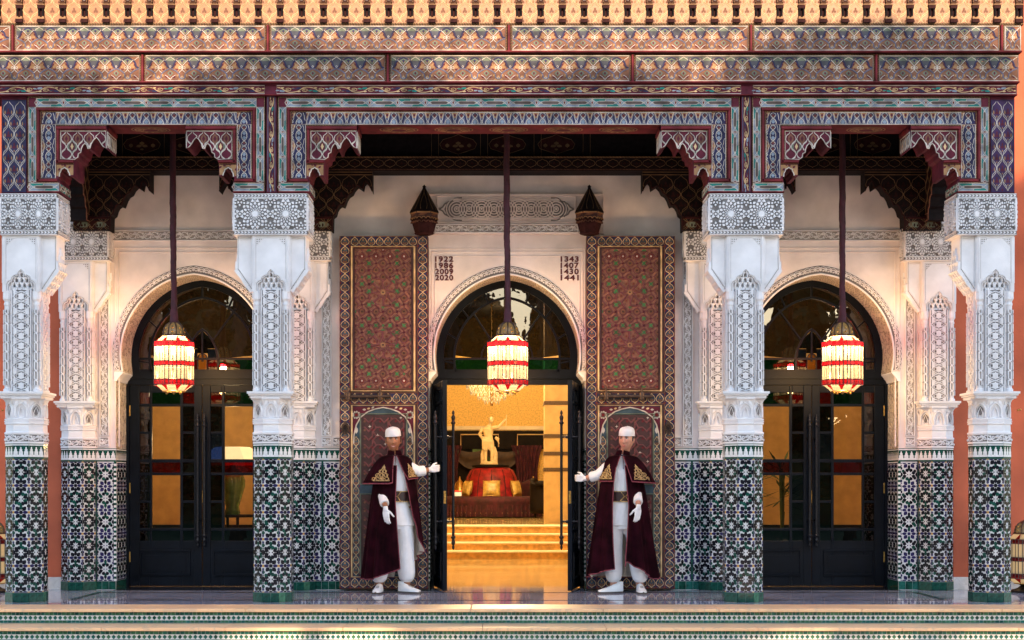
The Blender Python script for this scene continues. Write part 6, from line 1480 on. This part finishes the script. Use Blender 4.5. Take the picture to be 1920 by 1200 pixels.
def doorman(sg, label, cx, yc, headc, yaw, skin, lips, smile, feet, grip, grip_dir, hang, cape, zsh, tunic_c, hat_tilt):
    t = thing('person', label, 'person', (cx, yc, 0), 'doormen'); hx, hy, hz = headc
    sh = zsh; q = MB()
    # one continuous body
    head_mesh(q, headc, yaw, skin, smile); q.tube([(hx, hy+.015, hz-.06), (hx*.6+cx*.4, hy+.03, hz-.15), (cx, yc+.005, sh-.02)], [.052, .048, .050], skin, 14)
    loft(q, [(cx, yc, .92, .15, .105), (cx, yc, 1.05, .135, .10), (cx, yc, 1.2, .155, .11), (cx, yc, 1.32, .150, .10), (cx, yc, sh-.06, .09, .06), (cx, yc+.01, sh+.01, .05, .042)], skin)
    for s in (-1, 1): q.ball((cx+s*.150, yc, sh-.08), .060, skin)
    gs = Vector((cx+sg*.150, yc, sh-.085)); gw = Vector(grip); ge = (gs+gw)/2+Vector((0, -.025, -.03)); q.tube([gs, ge, gw], [.055, .042, .029], skin, 10)
    hs = Vector((cx-sg*.150, yc, sh-.085)); hw = Vector(hang); he = Vector((cx-sg*.165, yc-.02, 1.13)); q.tube([hs, he, hw], [.055, .042, .029], skin, 10)
    for s, f in zip((-1, 1), feet): q.tube([(cx+s*.085, yc, .95), ((cx+s*.09+f[0])/2, yc-.01, .52), (f[0], f[1]+.07, .06)], [.088, .062, .042], skin, 10)
    remesh(q, 'body', t, .0055, smooth=2, fac=.4)
    face_bits(t, headc, yaw, lips, smile)
    R = Matrix.Rotation(yaw, 3, 'Z')
    q = MB(); rows = []                                      # hair under the cap
    for i in range(7):
        z = .055-.085*i/6; rows.append([R @ Vector((.0800*sin(a)*(1-.05*i/6), .098*(-cos(a)), z if abs(a-pi) < 1.3 else max(z, -.01)))+Vector(headc) for a in [pi*.42+(pi*1.16)*j/20 for j in range(21)]])
    q.grid(rows, 'hair'); o = q.build('hair', t); s_ = o.modifiers.new('s', 'SOLIDIFY'); s_.thickness = .007
    q = MB(); H = [(.087, .050), (.089, .054), (.088, .088), (.084, .110), (.074, .129), (.055, .141), (.030, .147), (.001, .149)]; T = Matrix.Rotation(hat_tilt, 3, 'Y') @ R
    rows = [[T @ Vector((r*.97*cos(2*pi*j/28), r*1.17*sin(2*pi*j/28)+.004, z+.008*sin(2*pi*j/28)))+Vector(headc) for j in range(28)] for r, z in H]; q.grid(rows, 'cloth_white', closed=True); q.tube([T @ Vector((.0875*.97*cos(2*pi*j/28), .0875*1.17*sin(2*pi*j/28)+.004, .050+.008*sin(2*pi*j/28)))+Vector(headc) for j in range(28)], .004, 'cloth_white', 6, closed=True); q.build('cap', t)
    # white tunic
    tx = tunic_c; q = MB(); loft(q, [(tx, yc, .735, .178, .135), (tx, yc, .80, .170, .13), (cx, yc, .98, .158, .125), (cx, yc, 1.06, .152, .122), (cx, yc, 1.2, .172, .130), (cx, yc, 1.34, .180, .125), (cx, yc, sh-.05, .125, .088), (cx, yc, sh-.01, .082, .07), (cx, yc+.005, sh+.055, .061, .060)], 'cloth_white', 24)
    q.tube([gs, ge, gw+(ge-gw).normalized()*.045], [.072, .058, .052], 'cloth_white', 12); q.tube([hs, he, hw+(he-hw).normalized()*.055], [.068, .052, .046], 'cloth_white', 12)
    cu = gw+(ge-gw).normalized()*.05; cu2 = gw+(ge-gw).normalized()*.15; q.tube([cu, cu2], [.060, .056], 'cloth_white', 14)
    cu = hw+(he-hw).normalized()*.055; cu2 = hw+(he-hw).normalized()*.16; q.tube([cu, cu2], [.053, .050], 'cloth_white', 14)
    remesh(q, 'tunic', t, .009, smooth=4)
    q = MB(); q.tube([(cx+.005, yc-.128, 1.36), (cx+.004, yc-.122, sh-.03), (cx+.002, yc-.075, sh+.045)], .004, 'cape_trim', 5); q.build('tunic_braid', t)
    # baggy trousers gathered at the ankle
    q = MB()
    loft(q, [(cx, yc, .70, .165, .125), (cx, yc, .92, .16, .12)], 'cloth_white')
    for s, f in zip((-1, 1), feet):
        kx = (cx+s*.09+f[0])/2; loft(q, [(f[0], f[1]+.07, .115, .050, .052), (f[0], f[1]+.062, .15, .082, .078), (f[0]*.9+kx*.1, f[1]+.06, .22, .098, .09), (kx*.8+f[0]*.2, yc-.01, .42, .096, .092), (kx, yc, .60, .10, .10), (cx+s*.08, yc, .78, .105, .12)], 'cloth_white', 18)
    remesh(q, 'trousers', t, .010, smooth=4)
    for f in feet: shoe(t, f[0], f[1], f[2])
    # belt
    q = MB(); q.grid([[(cx+.168*cos(2*pi*j/30), yc+.137*sin(2*pi*j/30), z) for j in range(30)] for z in (1.005, 1.02, 1.10, 1.115)], 'belt', closed=True); q.build('belt', t)
    q = MB()
    for z in (1.005, 1.115): q.tube([(cx+.171*cos(2*pi*j/30), yc+.140*sin(2*pi*j/30), z) for j in range(30)], .005, 'embroidery', 5, closed=True)
    q.tube([(cx-.03, yc-.141, 1.01), (cx+.015, yc-.143, 1.06), (cx-.02, yc-.142, 1.11)], .006, 'embroidery', 5); q.tube([(cx+.06, yc-.137, 1.01), (cx+.03, yc-.143, 1.06), (cx+.065, yc-.137, 1.11)], .006, 'embroidery', 5); q.build('belt_trim', t)
    # gloves
    q = MB(); hand(q, gw+(gw-ge).normalized()*.02, grip_dir, (0, 1, -.05), (0, -.15, 1), 'glove', 1.75, True, 1.0); remesh(q, 'glove', t, .0042, smooth=1)
    q = MB(); hand(q, hw+Vector((0, 0, -.02)), (sg*.10, -.10, -1), (sg*.5, .85, 0), (sg*.9, -.5, 0), 'glove', .22, False, .98); remesh(q, 'glove', t, .0042, smooth=1)
    # long cape
    rows = cape_surf(*cape['long']); q = MB(); q.grid(rows, 'cape'); o = q.build('cape', t); q = MB()
    rl = [[(cx+(x-cx)*.985, yc+(y-yc)*.975, z+.002) for x, y, z in r] for r in rows]; q.grid(rl, 'cape_lining', flip=True); q.build('cape_lining', o)
    q = MB(); q.tube(rows[-1], .0065, 'cape_trim', 5); q.tube([r[0] for r in rows], .0055, 'cape_trim', 5); q.tube([r[-1] for r in rows], .0055, 'cape_trim', 5); q.build('cape_piping', o)
    # shoulder cape
    rs = cape_surf(*cape['short']); q = MB(); q.grid(rs, 'cape'); o = q.build('shoulder_cape', t); s_ = o.modifiers.new('s', 'SOLIDIFY'); s_.thickness = .006; s_.offset = 0
    q = MB(); q.tube(rs[-1], .0075, 'cape_trim', 5); q.tube([r[0] for r in rs], .005, 'cape_trim', 5); q.tube([r[-1] for r in rs], .005, 'cape_trim', 5); q.build('shoulder_piping', o)
    # stand collar
    q = MB(); n0 = rs[0]; q.grid([n0, [(hx*.25+cx*.75+(x-cx)*.80, yc+.012+(y-yc)*.82, z+.056) for x, y, z in n0]], 'cape'); oo = q.build('collar', o); s_ = oo.modifiers.new('s', 'SOLIDIFY'); s_.thickness = .006
    q = MB(); q.tube([(cx-.03, rs[0][0][1]-.005, 1.51), (cx, rs[0][0][1]-.012, 1.508), (cx+.03, rs[0][0][1]-.005, 1.51)], .007, 'hair', 6); q.build('clasp', o)
    # gold embroidery near the two front edges
    def embroider(edge, inward):
        q = MB(); ns = len(rs[0])-1; nt = len(rs)-1
        def at(u, v):                                       # u sideways from edge (0..1), v up from hem (0..1)
            fi = nt*(1-v); fj = u*ns*.16; i = min(nt-1, max(0, int(fi))); j = int(fj); a = fi-i; b = fj-j
            J = (lambda k: k) if edge == 0 else (lambda k: ns-k)
            P_ = lambda ii, jj: Vector(rs[ii][J(jj)]); p = P_(i, j)*(1-a)*(1-b)+P_(i+1, j)*a*(1-b)+P_(i, j+1)*(1-a)*b+P_(i+1, j+1)*a*b
            nn = Vector((p.x-cx, (p.y-yc)*1.5, 0)).normalized(); return p+nn*.007
        def line(pts, r=.004): q.tube([at(*p) for p in pts], r, 'embroidery', 5)
        line([(.12, .10), (.85, .10)], .005)
        for k in range(4): c = (.25+.2*k, .17); line([(c[0]+.09*cos(a), c[1]+.05*sin(a)) for a in [i*pi/3.5 for i in range(8)]])
        for k in range(3): c = (.30+.2*k, .30); line([(c[0]+.10*cos(a), c[1]+.055*sin(a)) for a in [i*pi/3.5 for i in range(8)]])
        for k in range(2): c = (.38+.2*k, .43); line([(c[0]+.09*cos(a), c[1]+.055*sin(a)) for a in [i*pi/3.5 for i in range(8)]])
        line([(.47+.07*cos(a), .55+.06*sin(a)) for a in [i*pi/3.5 for i in range(8)]]); line([(.48, .12), (.48, .66)]); line([(.14, .13), (.30, .35), (.47, .62)]); line([(.84, .13), (.66, .35), (.49, .62)])
        for k in range(5): line([(.48, .14), (.2+.14*k, .24+.10*(1-abs(k-2)/2))], .003)
        q.build('gold_embroidery', o)
    embroider(0, 1); embroider(1, -1)
    return t
rad = radians
def lerp(*kv):
    def f(t):
        for (a, x), (b, y) in zip(kv[:-1], kv[1:]):
            if t <= b: return x+(y-x)*(t-a)/(b-a)
        return kv[-1][1]
    return f
MY = 17.04
# left doorman
c1 = -1.232
def hem1(th):
    d = math.degrees(th) % 360
    if d > 180: d -= 360
    if d > 30: return .43+.02*sin(th) if d < 110 else .43-(d-110)/70*.2
    return .155+.12*max(0, min(1, (d+42)/58))
doorman(1, 'smiling doorman in white cap and maroon cape, holding the left open door leaf', c1, MY, (X(737, 16.98), MY-.02, 1.674), rad(4), 'skin_dark', 'lips_dark', True, ((X(711, 17.0), 16.93, rad(-6)), (X(762, 17.0), 16.98, rad(52))), (-.875, 17.10, 1.352), (1, .12, .18), (X(723, 16.78), 16.78, .945),
        dict(long=(c1-.015, MY+.01, 1.40, hem1, .20, .335, .15, .26, lerp((0, rad(10)), (.35, rad(6)), (1, rad(16))), lerp((0, rad(30)), (.4, rad(44)), (1, rad(72))), .075, 11, .6, 34, 200, .8, -.01),
             short=(c1-.01, MY+.005, 1.512, lambda th: 1.20+.06*max(0, sin(th)), .085, .285, .080, .225, lerp((0, rad(0)), (.5, rad(4)), (1, rad(8))), lerp((0, rad(14)), (.5, rad(30)), (1, rad(44))), .040, 9, 1.1, 20, 150, .42, -.05)), 1.462, c1+.03, rad(-3))
# right doorman
c2 = 1.262
def hem2(th):
    d = math.degrees(th) % 360
    if d > 180: d -= 360
    if d > 0: return .16+.20*max(0, 1-d/55)
    return .20+.10*max(0, 1+d/70) if d > -70 else .17
doorman(-1, 'serious doorman in white cap and maroon cape, holding the right open door leaf', c2, MY, (X(1175, 16.98), MY-.02, 1.680), rad(-24), 'skin_light', 'lips_light', False, ((X(1151, 17.0), 16.96, rad(-66)), (X(1200, 17.0), 16.93, rad(4))), (.875, 17.10, 1.262), (-1, .12, .06), (X(1197, 16.78), 16.78, .965),
        dict(long=(c2+.0, MY+.01, 1.40, hem2, .20, .375, .15, .265, lerp((0, rad(-26)), (.4, rad(-26)), (1, rad(-20))), lerp((0, rad(6)), (.4, rad(10)), (1, rad(-1))), .075, 11, 2.1, 34, 200, .8, .02),
             short=(c2+.005, MY+.005, 1.512, lambda th: 1.225-.02*max(0, sin(th)), .085, .300, .080, .225, lerp((0, rad(-14)), (.5, rad(-26)), (1, rad(-30))), lerp((0, rad(0)), (.5, rad(4)), (1, rad(7))), .040, 9, .3, 20, 150, .42, .05)), 1.466, c2-.04, rad(3))
# ------------------------------------------------------------------ garden trees behind the camera: they shade the lower front and show in the door glass
q = MB(); q.box(-60, 60, -75, -5.5, -.45, -.432, 'lawn'); struct('lawn', q)
def leafmass(q, c, r, n, m, s=.20, squash=1.0):
    for _ in range(n):
        while True:
            p = Vector((random.uniform(-1, 1), random.uniform(-1, 1), random.uniform(-1, 1)))
            if p.length < 1: break
        p = Vector((p.x*r[0], p.y*r[1], p.z*r[2]))+Vector(c); a, b = random.random()*6.28, random.uniform(-1, 1); u = Vector((cos(a), sin(a), b)).normalized(); v = u.cross(Vector((random.uniform(-1, 1), random.uniform(-1, 1), random.uniform(-1, 1)))).normalized(); k = s*random.uniform(.6, 1.4)
        q.face([p-u*k, p+v*k*.5, p+u*k, p-v*k*.5], m)
def cypress(x, y, h, r, label):
    t = thing('garden_tree', label, 'tree', (x, y, -.44), 'dark garden trees facing the porch'); q = MB(); q.tube([(0, 0, 0), (.05, 0, h*.4), (0, .05, h*.9)], [.22, .15, .04], 'bark', 8); q.build('trunk', t, world=False)
    q = MB(); n = 8; LOW = 8.02+random.uniform(-.10, .10)
    for k in range(n): f = k/(n-1); leafmass(q, (random.uniform(-.2, .2), 0, LOW+.42+f*(h-LOW-.9)), (r*(1-.35*f**3), r*.7*(1-.35*f**3), .5), 1300, random.choice(('leaf', 'leaf_b')), .22)
    q.build('crown', t, world=False, kind=None)
xs = [-13.5, -10.2, -7.2, -4.4, -1.6, 1.2, 4.0, 6.9, 9.8, 13.0]
names = ('far left', 'second from the left', 'third from the left', 'fourth from the left', 'fifth from the left', 'fifth from the right', 'fourth from the right', 'third from the right', 'second from the right', 'far right')
for x, l in zip(xs, names): cypress(x+.3*random.uniform(-1, 1)+2.9*0, -7.5+random.uniform(-.6, .6), 13.72+random.uniform(-.15, .15), 2.35, 'tall dark garden tree opposite the porch, %s of the row' % l)
def palm(x, y, h, label):
    t = thing('garden_palm', label, 'tree', (x, y, -.44), 'garden palms'); q = MB(); q.tube([(0, 0, 0), (.1, 0, h*.5), (0, 0, h)], [.22, .17, .16], 'bark', 10); q.build('trunk', t, world=False); q = MB()
    for k in range(26):
        a = k*2.4; el = random.uniform(-.5, 1.1); L = random.uniform(1.6, 2.2); pts = []
        for j in range(9): f = j/8; pts.append(Vector((cos(a)*L*f*cos(el), sin(a)*L*f*cos(el), h+L*f*sin(el)-1.0*f*f)))
        for j in range(8):
            d = (pts[j+1]-pts[j]).normalized(); s = d.cross(Vector((0, 0, 1))).normalized()
            for sg in (-1, 1):
                for e in (.2, .7): p = pts[j].lerp(pts[j+1], e); tip = p+(s*sg*.55+d*.35+Vector((0, 0, -.25)))*(1.05-.6*j/8); q.face([p, p.lerp(tip, .5)+d*.02, tip, p.lerp(tip, .5)-d*.02], 'leaf')
        q.tube(pts, .02, 'leaf', 4)
    q.build('fronds', t, world=False)
palm(-3.4, -1.8, 4.6, 'fan palm in the garden left of the camera'); palm(4.4, -2.2, 5.0, 'fan palm in the garden right of the camera')

# far wood and hedge: unseen masses added to darken the glass reflections
q = MB()
for k in range(34):
    x = -48+k*2.95+random.uniform(-.8, .8); h = random.choice((10.5, 12.0, 13.5, 9.6, 14.5)); y = -36+random.uniform(-3, 3); q.tube([(x, y, -.44), (x+.2, y, h*.8)], [.25, .1], 'bark', 6)
    for j in range(4): leafmass(q, (x+random.uniform(-.6, .6), y, 1.0+(h-2)*(j+.5)/4), (2.3-.2*j, 1.6, h/6), 640, random.choice(('leaf', 'leaf_b')), .42)
o = q.build('added_wood'); tag(o, 'added unseen wood beyond the lawn that darkens the door glass reflections', 'wood', kind='stuff')
q = MB(); q.box(-40, 40, -34.5, -33.5, -.44, 2.6, 'leaf')
for k in range(60): leafmass(q, (-39+k*1.32, -33.5, 1.3), (.9, .5, 1.6), 60, 'leaf_b', .25)
o = q.build('hedge'); tag(o, 'added unseen hedge beyond the lawn that darkens the door glass reflections', 'hedge')
